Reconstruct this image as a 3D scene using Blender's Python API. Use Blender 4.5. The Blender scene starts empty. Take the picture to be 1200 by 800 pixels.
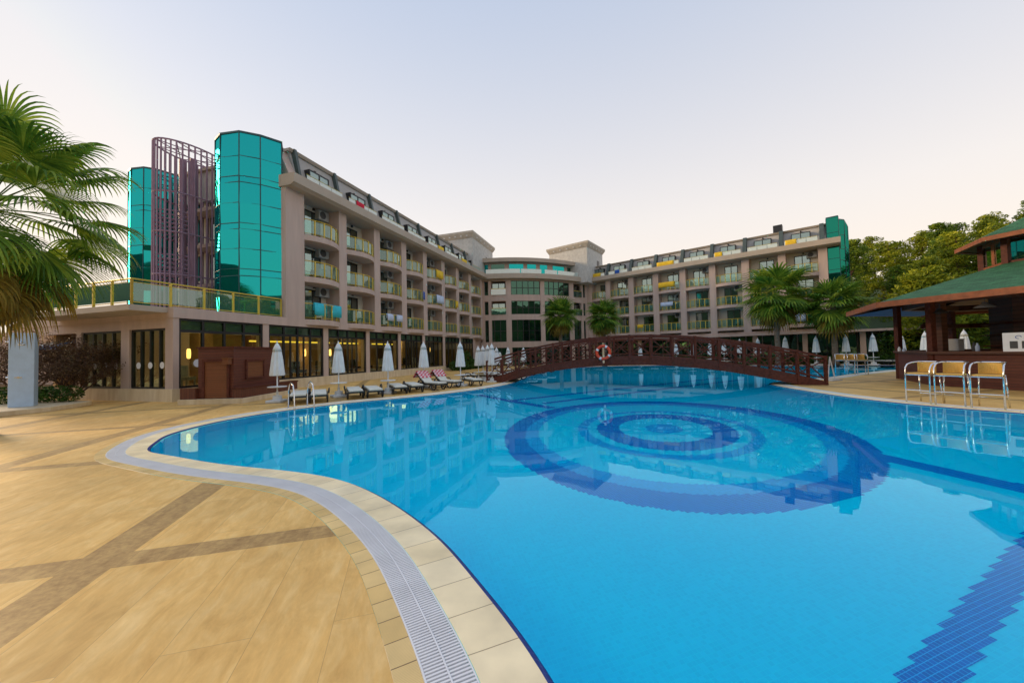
import bpy, bmesh, math, random
from mathutils import Vector, Matrix, noise
random.seed(7)
R = math.radians
scn = bpy.context.scene
COL = scn.collection
EYE = Vector((0, 0, 1.7)); F = 440.0
ROLL = math.atan(0.0226); PITCH = math.atan(13 * math.cos(ROLL) / F)
fwd = Vector((0, math.cos(PITCH), math.sin(PITCH)))
r0 = Vector((1, 0, 0)); u0 = r0.cross(fwd)
rgt = r0 * math.cos(ROLL) - u0 * math.sin(ROLL)
upv = u0 * math.cos(ROLL) + r0 * math.sin(ROLL)
def G(x, y, z=0.0):
    """world point at height z along the sight line of a measured photo point"""
    d = fwd + rgt * ((x - 600) / F) + upv * ((400 - y) / F)
    return EYE + d * ((z - EYE.z) / d.z)
def GD(x, y, D):
    d = fwd + rgt * ((x - 600) / F) + upv * ((400 - y) / F)
    return EYE + d * (D / d.y)

# ---------------------------------------------------------------- camera
cd = bpy.data.cameras.new('camera'); cam = bpy.data.objects.new('camera', cd); COL.objects.link(cam)
m = Matrix((rgt, upv, -fwd)).transposed().to_4x4(); m.translation = EYE
cam.matrix_world = m
cd.sensor_fit = 'HORIZONTAL'; cd.sensor_width = 36; cd.lens = F / 1200 * 36
cd.clip_start = 0.05; cd.clip_end = 2000
scn.camera = cam

# ---------------------------------------------------------------- sky and sun
SUN_EL, SUN_AZ = 15.0, -70.0          # azimuth measured from +Y towards +X
w = bpy.data.worlds.new('World'); scn.world = w; w.use_nodes = True
nt = w.node_tree; nt.nodes.clear()
out = nt.nodes.new('ShaderNodeOutputWorld'); bg = nt.nodes.new('ShaderNodeBackground')
sky = nt.nodes.new('ShaderNodeTexSky'); sky.sky_type = 'NISHITA'; sky.sun_disc = False
sky.sun_elevation = R(SUN_EL); sky.sun_rotation = R(SUN_AZ)
sky.altitude = 0; sky.air_density = 1.0; sky.dust_density = 1.5; sky.ozone_density = 1.5
hs = nt.nodes.new('ShaderNodeHueSaturation'); hs.inputs['Saturation'].default_value = 0.9
hz = nt.nodes.new('ShaderNodeMix'); hz.data_type = 'RGBA'
# haze: thick and cream near the horizon, thinning to a pale blue overhead
tcw = nt.nodes.new('ShaderNodeTexCoord'); spw = nt.nodes.new('ShaderNodeSeparateXYZ'); mrw = nt.nodes.new('ShaderNodeMapRange')
nt.links.new(tcw.outputs['Generated'], spw.inputs[0]); nt.links.new(spw.outputs[2], mrw.inputs[0])
mrw.inputs['From Min'].default_value = 0.0; mrw.inputs['From Max'].default_value = 0.75; mrw.inputs['To Min'].default_value = 0.93; mrw.inputs['To Max'].default_value = 0.78
nt.links.new(mrw.outputs[0], hz.inputs[0])
hr = nt.nodes.new('ShaderNodeValToRGB'); hr.color_ramp.elements[0].position = 0.02; hr.color_ramp.elements[0].color = (.60, .495, .39, 1)
hr.color_ramp.elements[1].position = 0.75; hr.color_ramp.elements[1].color = (.31, .36, .46, 1); hm = hr.color_ramp.elements.new(.3); hm.color = (.53, .49, .46, 1)
nt.links.new(spw.outputs[2], hr.inputs[0]); hv = nt.nodes.new('ShaderNodeVectorMath'); hv.operation = 'SCALE'; hv.inputs['Scale'].default_value = 10
nt.links.new(hr.outputs[0], hv.inputs[0]); nt.links.new(hv.outputs[0], hz.inputs[7])
mnw = nt.nodes.new('ShaderNodeVectorMath'); mnw.operation = 'MINIMUM'; mnw.inputs[1].default_value = (6.2, 5.5, 4.8); nt.links.new(sky.outputs[0], mnw.inputs[0]); nt.links.new(mnw.outputs[0], hs.inputs['Color']); nt.links.new(hs.outputs[0], hz.inputs[6])
nt.links.new(hz.outputs[2], bg.inputs['Color']); bg.inputs['Strength'].default_value = 0.10
nt.links.new(bg.outputs[0], out.inputs[0])
sl = bpy.data.lights.new('sun', 'SUN'); so = bpy.data.objects.new('sun', sl); COL.objects.link(so)
sl.energy = 1.9; sl.angle = R(20); sl.color = (1.0, 0.72, 0.42)
sd = Vector((math.sin(R(SUN_AZ)) * math.cos(R(SUN_EL)), math.cos(R(SUN_AZ)) * math.cos(R(SUN_EL)), math.sin(R(SUN_EL))))
so.rotation_euler = (-sd).to_track_quat('-Z', 'Y').to_euler()
scn.view_settings.view_transform = 'Standard'; scn.view_settings.look = 'None'
scn.view_settings.exposure = 0.95; scn.view_settings.gamma = 1; scn.view_settings.use_curve_mapping = False
scn.render.engine = 'CYCLES'
scn.cycles.max_bounces = 10; scn.cycles.transmission_bounces = 8; scn.cycles.transparent_max_bounces = 16
scn.cycles.caustics_refractive = True; scn.cycles.caustics_reflective = True; scn.cycles.blur_glossy = 0.0
scn.cycles.sample_clamp_indirect = 6

# ---------------------------------------------------------------- materials
def newmat(name):
    mt = bpy.data.materials.new(name); mt.use_nodes = True
    t = mt.node_tree; t.nodes.clear()
    o = t.nodes.new('ShaderNodeOutputMaterial'); return mt, t, o
def N(t, typ, **kw):
    n = t.nodes.new(typ)
    for k, v in kw.items():
        if k.startswith('i_'):
            key = k[2:]
            n.inputs[int(key) if key.isdigit() else key.replace('_', ' ')].default_value = v
        else: setattr(n, k, v)
    return n
def L_(t, a, b): t.links.new(a, b)
def c4(c): return (c[0], c[1], c[2], 1)
def pmat(name, col, rough=0.6, metal=0.0, var=0.12, scale=3.0, bump=0.0, bscale=40.0, spec=0.5, col2=None, stretch=(1, 1, 1), detail=4.0):
    mt, t, o = newmat(name)
    p = N(t, 'ShaderNodeBsdfPrincipled'); L_(t, p.outputs[0], o.inputs[0])
    p.inputs['Roughness'].default_value = rough; p.inputs['Metallic'].default_value = metal
    p.inputs['Specular IOR Level'].default_value = spec
    tc = N(t, 'ShaderNodeNewGeometry'); mp = N(t, 'ShaderNodeMapping'); mp.inputs['Scale'].default_value = stretch
    L_(t, tc.outputs['Position'], mp.inputs[0])
    nz = N(t, 'ShaderNodeTexNoise'); nz.inputs['Scale'].default_value = scale; nz.inputs['Detail'].default_value = detail
    L_(t, mp.outputs[0], nz.inputs['Vector'])
    rp = N(t, 'ShaderNodeValToRGB')
    a = col2 if col2 else tuple(min(1, c * (1 + var)) for c in col)
    b = col if col2 else tuple(c * (1 - var) for c in col)
    rp.color_ramp.elements[0].position = 0.32; rp.color_ramp.elements[1].position = 0.68
    rp.color_ramp.elements[0].color = c4(b); rp.color_ramp.elements[1].color = c4(a)
    L_(t, nz.outputs[0], rp.inputs[0]); L_(t, rp.outputs[0], p.inputs['Base Color'])
    if bump:
        n2 = N(t, 'ShaderNodeTexNoise'); n2.inputs['Scale'].default_value = bscale; n2.inputs['Detail'].default_value = 3
        L_(t, mp.outputs[0], n2.inputs['Vector'])
        bp = N(t, 'ShaderNodeBump'); bp.inputs['Strength'].default_value = bump; bp.inputs['Distance'].default_value = 0.02
        L_(t, n2.outputs[0], bp.inputs['Height']); L_(t, bp.outputs[0], p.inputs['Normal'])
    return mt
def emat(name, col, s):
    mt, t, o = newmat(name); e = N(t, 'ShaderNodeEmission'); e.inputs[0].default_value = c4(col); e.inputs[1].default_value = s
    L_(t, e.outputs[0], o.inputs[0]); return mt
def glass(name, tint, refl=0.1, gcol=(1, 1, 1), rough=0.01, ior=1.5, diff=None, dfac=0.0, wob=0.0):
    """thin sheet glass: clear tinted transmission, fresnel mirror on top"""
    mt, t, o = newmat(name)
    tr = N(t, 'ShaderNodeBsdfTransparent'); tr.inputs[0].default_value = c4(tint)
    body = tr.outputs[0]
    if diff:
        df = N(t, 'ShaderNodeBsdfDiffuse'); df.inputs[0].default_value = c4(diff)
        mx0 = N(t, 'ShaderNodeMixShader'); mx0.inputs[0].default_value = dfac
        L_(t, tr.outputs[0], mx0.inputs[1]); L_(t, df.outputs[0], mx0.inputs[2]); body = mx0.outputs[0]
    gl = N(t, 'ShaderNodeBsdfGlossy'); gl.inputs['Color'].default_value = c4(gcol); gl.inputs['Roughness'].default_value = rough
    if wob:
        nz = N(t, 'ShaderNodeTexNoise'); nz.inputs['Scale'].default_value = 0.8
        g_ = N(t, 'ShaderNodeNewGeometry'); L_(t, g_.outputs['Position'], nz.inputs['Vector'])
        bp = N(t, 'ShaderNodeBump'); bp.inputs['Strength'].default_value = wob; bp.inputs['Distance'].default_value = 0.05
        L_(t, nz.outputs[0], bp.inputs['Height']); L_(t, bp.outputs[0], gl.inputs['Normal'])
    fr = N(t, 'ShaderNodeFresnel'); fr.inputs[0].default_value = ior
    ad = N(t, 'ShaderNodeMath', operation='ADD', use_clamp=True); ad.inputs[1].default_value = refl
    L_(t, fr.outputs[0], ad.inputs[0])
    mx = N(t, 'ShaderNodeMixShader'); L_(t, ad.outputs[0], mx.inputs[0]); L_(t, body, mx.inputs[1]); L_(t, gl.outputs[0], mx.inputs[2])
    L_(t, mx.outputs[0], o.inputs[0]); return mt

GA = math.atan2(-0.276, 0.961)        # the paving grid runs 16 degrees off the line of sight
def deck_mat():
    mt, t, o = newmat('travertine_deck')
    p = N(t, 'ShaderNodeBsdfPrincipled'); L_(t, p.outputs[0], o.inputs[0])
    ge = N(t, 'ShaderNodeNewGeometry')
    mp = N(t, 'ShaderNodeVectorRotate'); mp.rotation_type = 'Z_AXIS'; mp.inputs['Angle'].default_value = GA
    L_(t, ge.outputs['Position'], mp.inputs['Vector'])
    sep = N(t, 'ShaderNodeSeparateXYZ'); L_(t, mp.outputs[0], sep.inputs[0])
    # slabs 0.3 m wide laid lengthwise
    cb = N(t, 'ShaderNodeCombineXYZ'); L_(t, sep.outputs[1], cb.inputs[0]); L_(t, sep.outputs[0], cb.inputs[1])
    br = N(t, 'ShaderNodeTexBrick'); br.offset = 0.37; br.inputs['Scale'].default_value = 1.0
    br.inputs['Brick Width'].default_value = 2.7; br.inputs['Row Height'].default_value = 0.46
    br.inputs['Mortar Size'].default_value = 0.0022; br.inputs['Mortar Smooth'].default_value = 0.3; br.inputs['Bias'].default_value = 0
    br.inputs['Color1'].default_value = (0, 0, 0, 1); br.inputs['Color2'].default_value = (1, 1, 1, 1); br.inputs['Mortar'].default_value = (.5, .5, .5, 1)
    L_(t, cb.outputs[0], br.inputs['Vector'])
    # long grain streaks
    st = N(t, 'ShaderNodeMapping'); st.inputs['Scale'].default_value = (5, 1.8, 1); L_(t, mp.outputs[0], st.inputs[0])
    off = N(t, 'ShaderNodeVectorMath', operation='MULTIPLY_ADD'); off.inputs[1].default_value = (0, 7, 3)
    L_(t, br.outputs['Color'], off.inputs[0]); L_(t, st.outputs[0], off.inputs[2])
    n1 = N(t, 'ShaderNodeTexNoise'); n1.inputs['Scale'].default_value = 1.3; n1.inputs['Detail'].default_value = 8; n1.inputs['Roughness'].default_value = 0.65
    n1.inputs['Distortion'].default_value = 0.6
    L_(t, off.outputs[0], n1.inputs['Vector'])
    n2 = N(t, 'ShaderNodeTexNoise'); n2.inputs['Scale'].default_value = 0.55; n2.inputs['Detail'].default_value = 4; L_(t, mp.outputs[0], n2.inputs['Vector'])
    rp = N(t, 'ShaderNodeValToRGB'); e = rp.color_ramp.elements
    e[0].position = 0.2; e[0].color = (0.62, 0.34, 0.08, 1); e[1].position = 0.8; e[1].color = (0.93, 0.66, 0.28, 1)
    k = e.new(0.5); k.color = (0.80, 0.50, 0.155, 1)
    L_(t, n1.outputs[0], rp.inputs[0])
    st4 = N(t, 'ShaderNodeMapping'); st4.inputs['Scale'].default_value = (22, 6.0, 1); L_(t, mp.outputs[0], st4.inputs[0])
    n4 = N(t, 'ShaderNodeTexNoise'); n4.inputs['Scale'].default_value = 1.0; n4.inputs['Detail'].default_value = 5; n4.inputs['Roughness'].default_value = .7; L_(t, st4.outputs[0], n4.inputs['Vector'])
    g4 = N(t, 'ShaderNodeMapRange'); g4.inputs['From Min'].default_value = .3; g4.inputs['From Max'].default_value = .7; g4.inputs['To Min'].default_value = .90; g4.inputs['To Max'].default_value = 1.05; L_(t, n4.outputs[0], g4.inputs[0])
    # tone per slab and large patches
    a = N(t, 'ShaderNodeMapRange'); a.inputs['To Min'].default_value = 0.93; a.inputs['To Max'].default_value = 1.06
    L_(t, br.outputs['Color'], a.inputs[0])
    b = N(t, 'ShaderNodeMapRange'); b.inputs['From Min'].default_value = .3; b.inputs['From Max'].default_value = .7
    b.inputs['To Min'].default_value = 0.80; b.inputs['To Max'].default_value = 1.12; L_(t, n2.outputs[0], b.inputs[0])
    ab = N(t, 'ShaderNodeMath', operation='MULTIPLY'); L_(t, a.outputs[0], ab.inputs[0]); L_(t, b.outputs[0], ab.inputs[1])
    v = N(t, 'ShaderNodeVectorMath', operation='SCALE'); ac_ = N(t, 'ShaderNodeMath', operation='MULTIPLY'); L_(t, ab.outputs[0], ac_.inputs[0]); L_(t, g4.outputs[0], ac_.inputs[1]); L_(t, rp.outputs[0], v.inputs[0]); L_(t, ac_.outputs[0], v.inputs['Scale'])
    # dark inlay bands on a 3.9 m grid
    def band(sock, phase, width, period):
        s = N(t, 'ShaderNodeMath', operation='SUBTRACT'); s.inputs[1].default_value = phase; L_(t, sock, s.inputs[0])
        pp = N(t, 'ShaderNodeMath', operation='PINGPONG'); pp.inputs[1].default_value = period / 2; L_(t, s.outputs[0], pp.inputs[0])
        c = N(t, 'ShaderNodeMath', operation='LESS_THAN'); c.inputs[1].default_value = width / 2; L_(t, pp.outputs[0], c.inputs[0]); return c.outputs[0]
    b1 = band(sep.outputs[0], BX, 0.36, 3.9); b2 = band(sep.outputs[1], BY, 0.28, 4.0)
    bm = N(t, 'ShaderNodeMath', operation='MAXIMUM'); L_(t, b1, bm.inputs[0]); L_(t, b2, bm.inputs[1])
    r2 = N(t, 'ShaderNodeValToRGB'); r2.color_ramp.elements[0].color = (0.21, 0.105, 0.028, 1); r2.color_ramp.elements[1].color = (0.72, 0.48, 0.18, 1)
    r2.color_ramp.elements[0].position = .3; r2.color_ramp.elements[1].position = .75
    st2 = N(t, 'ShaderNodeMapping'); st2.inputs['Scale'].default_value = (22, 22, 1); L_(t, mp.outputs[0], st2.inputs[0])
    n3 = N(t, 'ShaderNodeTexNoise'); n3.inputs['Scale'].default_value = 0.7; n3.inputs['Detail'].default_value = 8; n3.inputs['Roughness'].default_value = .7; L_(t, st2.outputs[0], n3.inputs['Vector'])
    mxn = N(t, 'ShaderNodeMath', operation='MULTIPLY_ADD'); mxn.inputs[1].default_value = .5; L_(t, n3.outputs[0], mxn.inputs[0])
    hf = N(t, 'ShaderNodeMath', operation='MULTIPLY'); hf.inputs[1].default_value = .5; L_(t, n1.outputs[0], hf.inputs[0]); L_(t, hf.outputs[0], mxn.inputs[2])
    L_(t, mxn.outputs[0], r2.inputs[0])
    mx = N(t, 'ShaderNodeMix', data_type='RGBA'); L_(t, bm.outputs[0], mx.inputs[0]); L_(t, v.outputs[0], mx.inputs[6]); L_(t, r2.outputs[0], mx.inputs[7])
    # joints and pits
    j = N(t, 'ShaderNodeMix', data_type='RGBA'); j.inputs[7].default_value = (0.14, 0.075, 0.03, 1)
    jf = N(t, 'ShaderNodeMath', operation='MULTIPLY'); jf.inputs[1].default_value = 0.42; L_(t, br.outputs['Fac'], jf.inputs[0])
    L_(t, jf.outputs[0], j.inputs[0]); L_(t, mx.outputs[2], j.inputs[6])
    vo = N(t, 'ShaderNodeTexNoise'); vo.inputs['Scale'].default_value = 5; vo.inputs['Detail'].default_value = 6; vo.inputs['Roughness'].default_value = .8
    st3 = N(t, 'ShaderNodeMapping'); st3.inputs['Scale'].default_value = (7, 2.5, 1); L_(t, mp.outputs[0], st3.inputs[0]); L_(t, st3.outputs[0], vo.inputs['Vector'])
    pr = N(t, 'ShaderNodeMapRange'); pr.inputs['From Min'].default_value = .66; pr.inputs['From Max'].default_value = .72; pr.inputs['To Max'].default_value = .55
    L_(t, vo.outputs[0], pr.inputs[0])
    j2 = N(t, 'ShaderNodeMix', data_type='RGBA'); j2.inputs[7].default_value = (0.16, 0.09, 0.035, 1)
    L_(t, pr.outputs[0], j2.inputs[0]); L_(t, j.outputs[2], j2.inputs[6])
    L_(t, j2.outputs[2], p.inputs['Base Color'])
    rr = N(t, 'ShaderNodeMapRange'); rr.inputs['To Min'].default_value = .42; rr.inputs['To Max'].default_value = .66; L_(t, n2.outputs[0], rr.inputs[0])
    L_(t, rr.outputs[0], p.inputs['Roughness'])
    bp = N(t, 'ShaderNodeBump'); bp.inputs['Strength'].default_value = .25; bp.inputs['Distance'].default_value = .004
    hh = N(t, 'ShaderNodeMath', operation='SUBTRACT'); L_(t, n1.outputs[0], hh.inputs[0]); L_(t, br.outputs['Fac'], hh.inputs[1])
    L_(t, hh.outputs[0], bp.inputs['Height']); L_(t, bp.outputs[0], p.inputs['Normal'])
    return mt
# rotated coordinates of the two bands measured in the photograph
def rot(x, y): c, s = math.cos(GA), math.sin(GA); return (c * x - s * y, s * x + c * y)
# VectorRotate with +GA ; find its effect numerically
def vrot(x, y): c, s = math.cos(GA), math.sin(GA); return (c * x - s * y, s * x + c * y)
BX = vrot(-3.84, 4.2)[0]; BY = vrot(-2.56, 3.52)[1]

def strip_mat(name, w_, colA, colB, mortar, msize, rough=0.5, grain=None):
    """tiles along a border strip, laid out in the strip's own UV (metres)"""
    mt, t, o = newmat(name); p = N(t, 'ShaderNodeBsdfPrincipled'); L_(t, p.outputs[0], o.inputs[0]); p.inputs['Roughness'].default_value = rough
    uv = N(t, 'ShaderNodeUVMap'); br = N(t, 'ShaderNodeTexBrick'); br.offset = 0
    br.inputs['Scale'].default_value = 1; br.inputs['Brick Width'].default_value = w_; br.inputs['Row Height'].default_value = 5.0
    br.inputs['Mortar Size'].default_value = msize; br.inputs['Mortar Smooth'].default_value = .2
    br.inputs['Color1'].default_value = c4(colA); br.inputs['Color2'].default_value = c4(colB); br.inputs['Mortar'].default_value = c4(mortar)
    sh = N(t, 'ShaderNodeVectorMath', operation='ADD'); sh.inputs[1].default_value = (0, 1, 0); L_(t, uv.outputs[0], sh.inputs[0]); L_(t, sh.outputs[0], br.inputs['Vector'])
    ge = N(t, 'ShaderNodeNewGeometry'); nz = N(t, 'ShaderNodeTexNoise'); nz.inputs['Scale'].default_value = 2.2; nz.inputs['Detail'].default_value = 6; L_(t, ge.outputs['Position'], nz.inputs['Vector'])
    mr = N(t, 'ShaderNodeMapRange'); mr.inputs['From Min'].default_value = .3; mr.inputs['From Max'].default_value = .7; mr.inputs['To Min'].default_value = .8; mr.inputs['To Max'].default_value = 1.12; L_(t, nz.outputs[0], mr.inputs[0])
    v = N(t, 'ShaderNodeVectorMath', operation='SCALE'); L_(t, br.outputs[0], v.inputs[0]); L_(t, mr.outputs[0], v.inputs['Scale'])
    last = v.outputs[0]
    if grain:
        wv = N(t, 'ShaderNodeTexWave'); wv.bands_direction = 'X'; wv.inputs['Scale'].default_value = grain; L_(t, uv.outputs[0], wv.inputs['Vector'])
        g = N(t, 'ShaderNodeMapRange'); g.inputs['To Min'].default_value = .86; g.inputs['To Max'].default_value = 1.04; L_(t, wv.outputs[1], g.inputs[0])
        v2 = N(t, 'ShaderNodeVectorMath', operation='SCALE'); L_(t, last, v2.inputs[0]); L_(t, g.outputs[0], v2.inputs['Scale']); last = v2.outputs[0]
    L_(t, last, p.inputs['Base Color'])
    bp = N(t, 'ShaderNodeBump'); bp.inputs['Strength'].default_value = .5; bp.inputs['Distance'].default_value = .004; bp.invert = True
    L_(t, br.outputs['Fac'], bp.inputs['Height']); L_(t, bp.outputs[0], p.inputs['Normal'])
    return mt
def tile_mat(name, col, line, size=0.12, lw=0.006, var=.08):
    mt, t, o = newmat(name); p = N(t, 'ShaderNodeBsdfPrincipled'); L_(t, p.outputs[0], o.inputs[0]); p.inputs['Roughness'].default_value = .6
    ge = N(t, 'ShaderNodeNewGeometry'); mp = N(t, 'ShaderNodeVectorRotate'); mp.rotation_type = 'Z_AXIS'; mp.inputs['Angle'].default_value = GA
    L_(t, ge.outputs['Position'], mp.inputs['Vector'])
    br = N(t, 'ShaderNodeTexBrick'); br.offset = 0; br.inputs['Scale'].default_value = 1; br.inputs['Brick Width'].default_value = size; br.inputs['Row Height'].default_value = size
    br.inputs['Mortar Size'].default_value = lw; br.inputs['Mortar Smooth'].default_value = .3
    br.inputs['Color1'].default_value = c4([c * (1 - var) for c in col]); br.inputs['Color2'].default_value = c4([min(1, c * (1 + var)) for c in col]); br.inputs['Mortar'].default_value = c4(line)
    L_(t, mp.outputs[0], br.inputs['Vector']); L_(t, br.outputs[0], p.inputs['Base Color']); return mt
def water_mat():
    mt, t, o = newmat('pool_water')
    rf = N(t, 'ShaderNodeBsdfRefraction'); rf.inputs['Color'].default_value = (0.10, .94, 1.0, 1); rf.inputs['Roughness'].default_value = 0; rf.inputs['IOR'].default_value = 1.333
    gl = N(t, 'ShaderNodeBsdfGlossy'); gl.inputs['Roughness'].default_value = 0; gl.inputs['Color'].default_value = (.55, .90, 1, 1)
    fr = N(t, 'ShaderNodeFresnel'); fr.inputs[0].default_value = 1.333
    ge = N(t, 'ShaderNodeNewGeometry')
    n1 = N(t, 'ShaderNodeTexNoise'); n1.inputs['Scale'].default_value = 2.4; n1.inputs['Detail'].default_value = 2; L_(t, ge.outputs['Position'], n1.inputs['Vector'])
    bp = N(t, 'ShaderNodeBump'); bp.inputs['Strength'].default_value = .014; bp.inputs['Distance'].default_value = .05; L_(t, n1.outputs[0], bp.inputs['Height'])
    for n_ in (rf, gl, fr): L_(t, bp.outputs[0], n_.inputs['Normal'])
    mx = N(t, 'ShaderNodeMixShader'); L_(t, fr.outputs[0], mx.inputs[0]); L_(t, rf.outputs[0], mx.inputs[1]); L_(t, gl.outputs[0], mx.inputs[2]); L_(t, mx.outputs[0], o.inputs[0])
    return mt
def leaf_mat(name, dark, mid, light, scale=1.2, rough=.5, trans=.25):
    mt, t, o = newmat(name); p = N(t, 'ShaderNodeBsdfPrincipled'); p.inputs['Roughness'].default_value = rough; p.inputs['Specular IOR Level'].default_value = .3
    ge = N(t, 'ShaderNodeNewGeometry'); nz = N(t, 'ShaderNodeTexNoise'); nz.inputs['Scale'].default_value = scale; nz.inputs['Detail'].default_value = 5; nz.inputs['Roughness'].default_value = .7
    L_(t, ge.outputs['Position'], nz.inputs['Vector'])
    ri = N(t, 'ShaderNodeMath', operation='MULTIPLY_ADD'); ri.inputs[1].default_value = .3; L_(t, ge.outputs['Random Per Island'], ri.inputs[0])
    s = N(t, 'ShaderNodeMath', operation='SUBTRACT'); s.inputs[1].default_value = .15; L_(t, nz.outputs[0], s.inputs[0]); L_(t, s.outputs[0], ri.inputs[2])
    rp = N(t, 'ShaderNodeValToRGB'); e = rp.color_ramp.elements; e[0].position = .3; e[0].color = c4(dark); e[1].position = .72; e[1].color = c4(light); k = e.new(.5); k.color = c4(mid)
    L_(t, ri.outputs[0], rp.inputs[0]); L_(t, rp.outputs[0], p.inputs['Base Color'])
    tl = N(t, 'ShaderNodeBsdfTranslucent'); L_(t, rp.outputs[0], tl.inputs[0])
    mx = N(t, 'ShaderNodeMixShader'); mx.inputs[0].default_value = trans; L_(t, p.outputs[0], mx.inputs[1]); L_(t, tl.outputs[0], mx.inputs[2]); L_(t, mx.outputs[0], o.inputs[0])
    return mt
def plank_mat(name, colA, colB, line, pitch, axis='Z', rough=.55):
    """boards laid across one world axis"""
    mt, t, o = newmat(name); p = N(t, 'ShaderNodeBsdfPrincipled'); L_(t, p.outputs[0], o.inputs[0]); p.inputs['Roughness'].default_value = rough
    ge = N(t, 'ShaderNodeNewGeometry'); sp = N(t, 'ShaderNodeSeparateXYZ'); L_(t, ge.outputs['Position'], sp.inputs[0])
    if axis == 'Z': s = sp.outputs[2]
    else:
        ad = N(t, 'ShaderNodeMath', operation='ADD'); L_(t, sp.outputs[0], ad.inputs[0]); L_(t, sp.outputs[1], ad.inputs[1]); s = ad.outputs[0]
    d = N(t, 'ShaderNodeMath', operation='DIVIDE'); d.inputs[1].default_value = pitch; L_(t, s, d.inputs[0])
    fr = N(t, 'ShaderNodeMath', operation='FRACT'); L_(t, d.outputs[0], fr.inputs[0])
    fl = N(t, 'ShaderNodeMath', operation='FLOOR'); L_(t, d.outputs[0], fl.inputs[0])
    wn = N(t, 'ShaderNodeTexWhiteNoise', noise_dimensions='1D'); L_(t, fl.outputs[0], wn.inputs['W'])
    nz = N(t, 'ShaderNodeTexNoise'); nz.inputs['Scale'].default_value = 6; nz.inputs['Detail'].default_value = 6; L_(t, ge.outputs['Position'], nz.inputs['Vector'])
    mz = N(t, 'ShaderNodeMath', operation='MULTIPLY_ADD'); mz.inputs[1].default_value = .45; L_(t, wn.outputs[0], mz.inputs[0]); 
    h = N(t, 'ShaderNodeMath', operation='MULTIPLY'); h.inputs[1].default_value = .6; L_(t, nz.outputs[0], h.inputs[0]); L_(t, h.outputs[0], mz.inputs[2])
    mx = N(t, 'ShaderNodeMix', data_type='RGBA'); mx.inputs[6].default_value = c4(colA); mx.inputs[7].default_value = c4(colB); L_(t, mz.outputs[0], mx.inputs[0])
    lt = N(t, 'ShaderNodeMath', operation='LESS_THAN'); lt.inputs[1].default_value = .1; L_(t, fr.outputs[0], lt.inputs[0])
    m2 = N(t, 'ShaderNodeMix', data_type='RGBA'); m2.inputs[7].default_value = c4(line); L_(t, lt.outputs[0], m2.inputs[0]); L_(t, mx.outputs[2], m2.inputs[6])
    L_(t, m2.outputs[2], p.inputs['Base Color'])
    bp = N(t, 'ShaderNodeBump'); bp.inputs['Strength'].default_value = .6; bp.inputs['Distance'].default_value = .01; bp.invert = True; L_(t, lt.outputs[0], bp.inputs['Height']); L_(t, bp.outputs[0], p.inputs['Normal'])
    return mt
def rooftile_mat(name):
    mt, t, o = newmat(name); p = N(t, 'ShaderNodeBsdfPrincipled'); L_(t, p.outputs[0], o.inputs[0]); p.inputs['Roughness'].default_value = .8
    uv = N(t, 'ShaderNodeUVMap'); br = N(t, 'ShaderNodeTexBrick'); br.offset = .5; br.inputs['Scale'].default_value = 1; br.inputs['Brick Width'].default_value = .3; br.inputs['Row Height'].default_value = .14
    br.inputs['Mortar Size'].default_value = .008; br.inputs['Mortar Smooth'].default_value = .4
    br.inputs['Color1'].default_value = (.018, .10, .032, 1); br.inputs['Color2'].default_value = (.04, .17, .065, 1); br.inputs['Mortar'].default_value = (.008, .035, .02, 1)
    L_(t, uv.outputs[0], br.inputs['Vector'])
    nz = N(t, 'ShaderNodeTexNoise'); nz.inputs['Scale'].default_value = 3; nz.inputs['Detail'].default_value = 6; L_(t, uv.outputs[0], nz.inputs['Vector'])
    mr = N(t, 'ShaderNodeMapRange'); mr.inputs['To Min'].default_value = .6; mr.inputs['To Max'].default_value = 1.4; L_(t, nz.outputs[0], mr.inputs[0])
    v = N(t, 'ShaderNodeVectorMath', operation='SCALE'); L_(t, br.outputs[0], v.inputs[0]); L_(t, mr.outputs[0], v.inputs['Scale']); L_(t, v.outputs[0], p.inputs['Base Color'])
    bp = N(t, 'ShaderNodeBump'); bp.inputs['Strength'].default_value = .8; bp.inputs['Distance'].default_value = .015; bp.invert = True; L_(t, br.outputs['Fac'], bp.inputs['Height']); L_(t, bp.outputs[0], p.inputs['Normal'])
    return mt

M = {}
M['deck'] = deck_mat()
M['coping'] = strip_mat('cream_coping', .36, (.93, .78, .48), (.96, .84, .57), (.42, .33, .20), .004)
M['border'] = strip_mat('tan_border', .22, (.76, .53, .20), (.82, .60, .26), (.22, .14, .06), .004, grain=28)
M['grate'] = pmat('white_grate_plastic', (.74, .76, .80), .45, var=.05)
M['channel'] = pmat('drain_channel', (.10, .11, .15), .8)
M['navy'] = tile_mat('navy_edge_tile', (.010, .030, .22), (.05, .09, .3), .05, .002)
M['floor_light'] = tile_mat('light_pool_mosaic', (.08, .78, .98), (.10, .83, .99), .04, .0028, .04)
M['floor_mid'] = tile_mat('mid_pool_mosaic', (.04, .42, .82), (.12, .62, .93), .04, .0028)
M['floor_dark'] = tile_mat('dark_pool_mosaic', (.012, .17, .58), (.10, .50, .88), .04, .0028)
M['water'] = water_mat()
M['wall'] = pmat('mauve_render', (.52, .405, .355), .85, var=.08, scale=1.2, bump=.1, stretch=(2.5, 2.5, .35), detail=8)
M['cornice'] = pmat('taupe_cornice', (.45, .38, .31), .8, var=.06, scale=1.0, bump=.08)
M['recess'] = pmat('pale_recess_render', (.66, .61, .52), .85, var=.05, scale=.8)
M['roofgrey'] = pmat('grey_roof_render', (.40, .39, .38), .8, var=.06)
M['fin'] = pmat('dark_fin_metal', (.06, .085, .08), .5)
M['plinth'] = strip_mat('x', 1, (1, 1, 1), (1, 1, 1), (1, 1, 1), 0)
bpy.data.materials.remove(M['plinth'])
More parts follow.
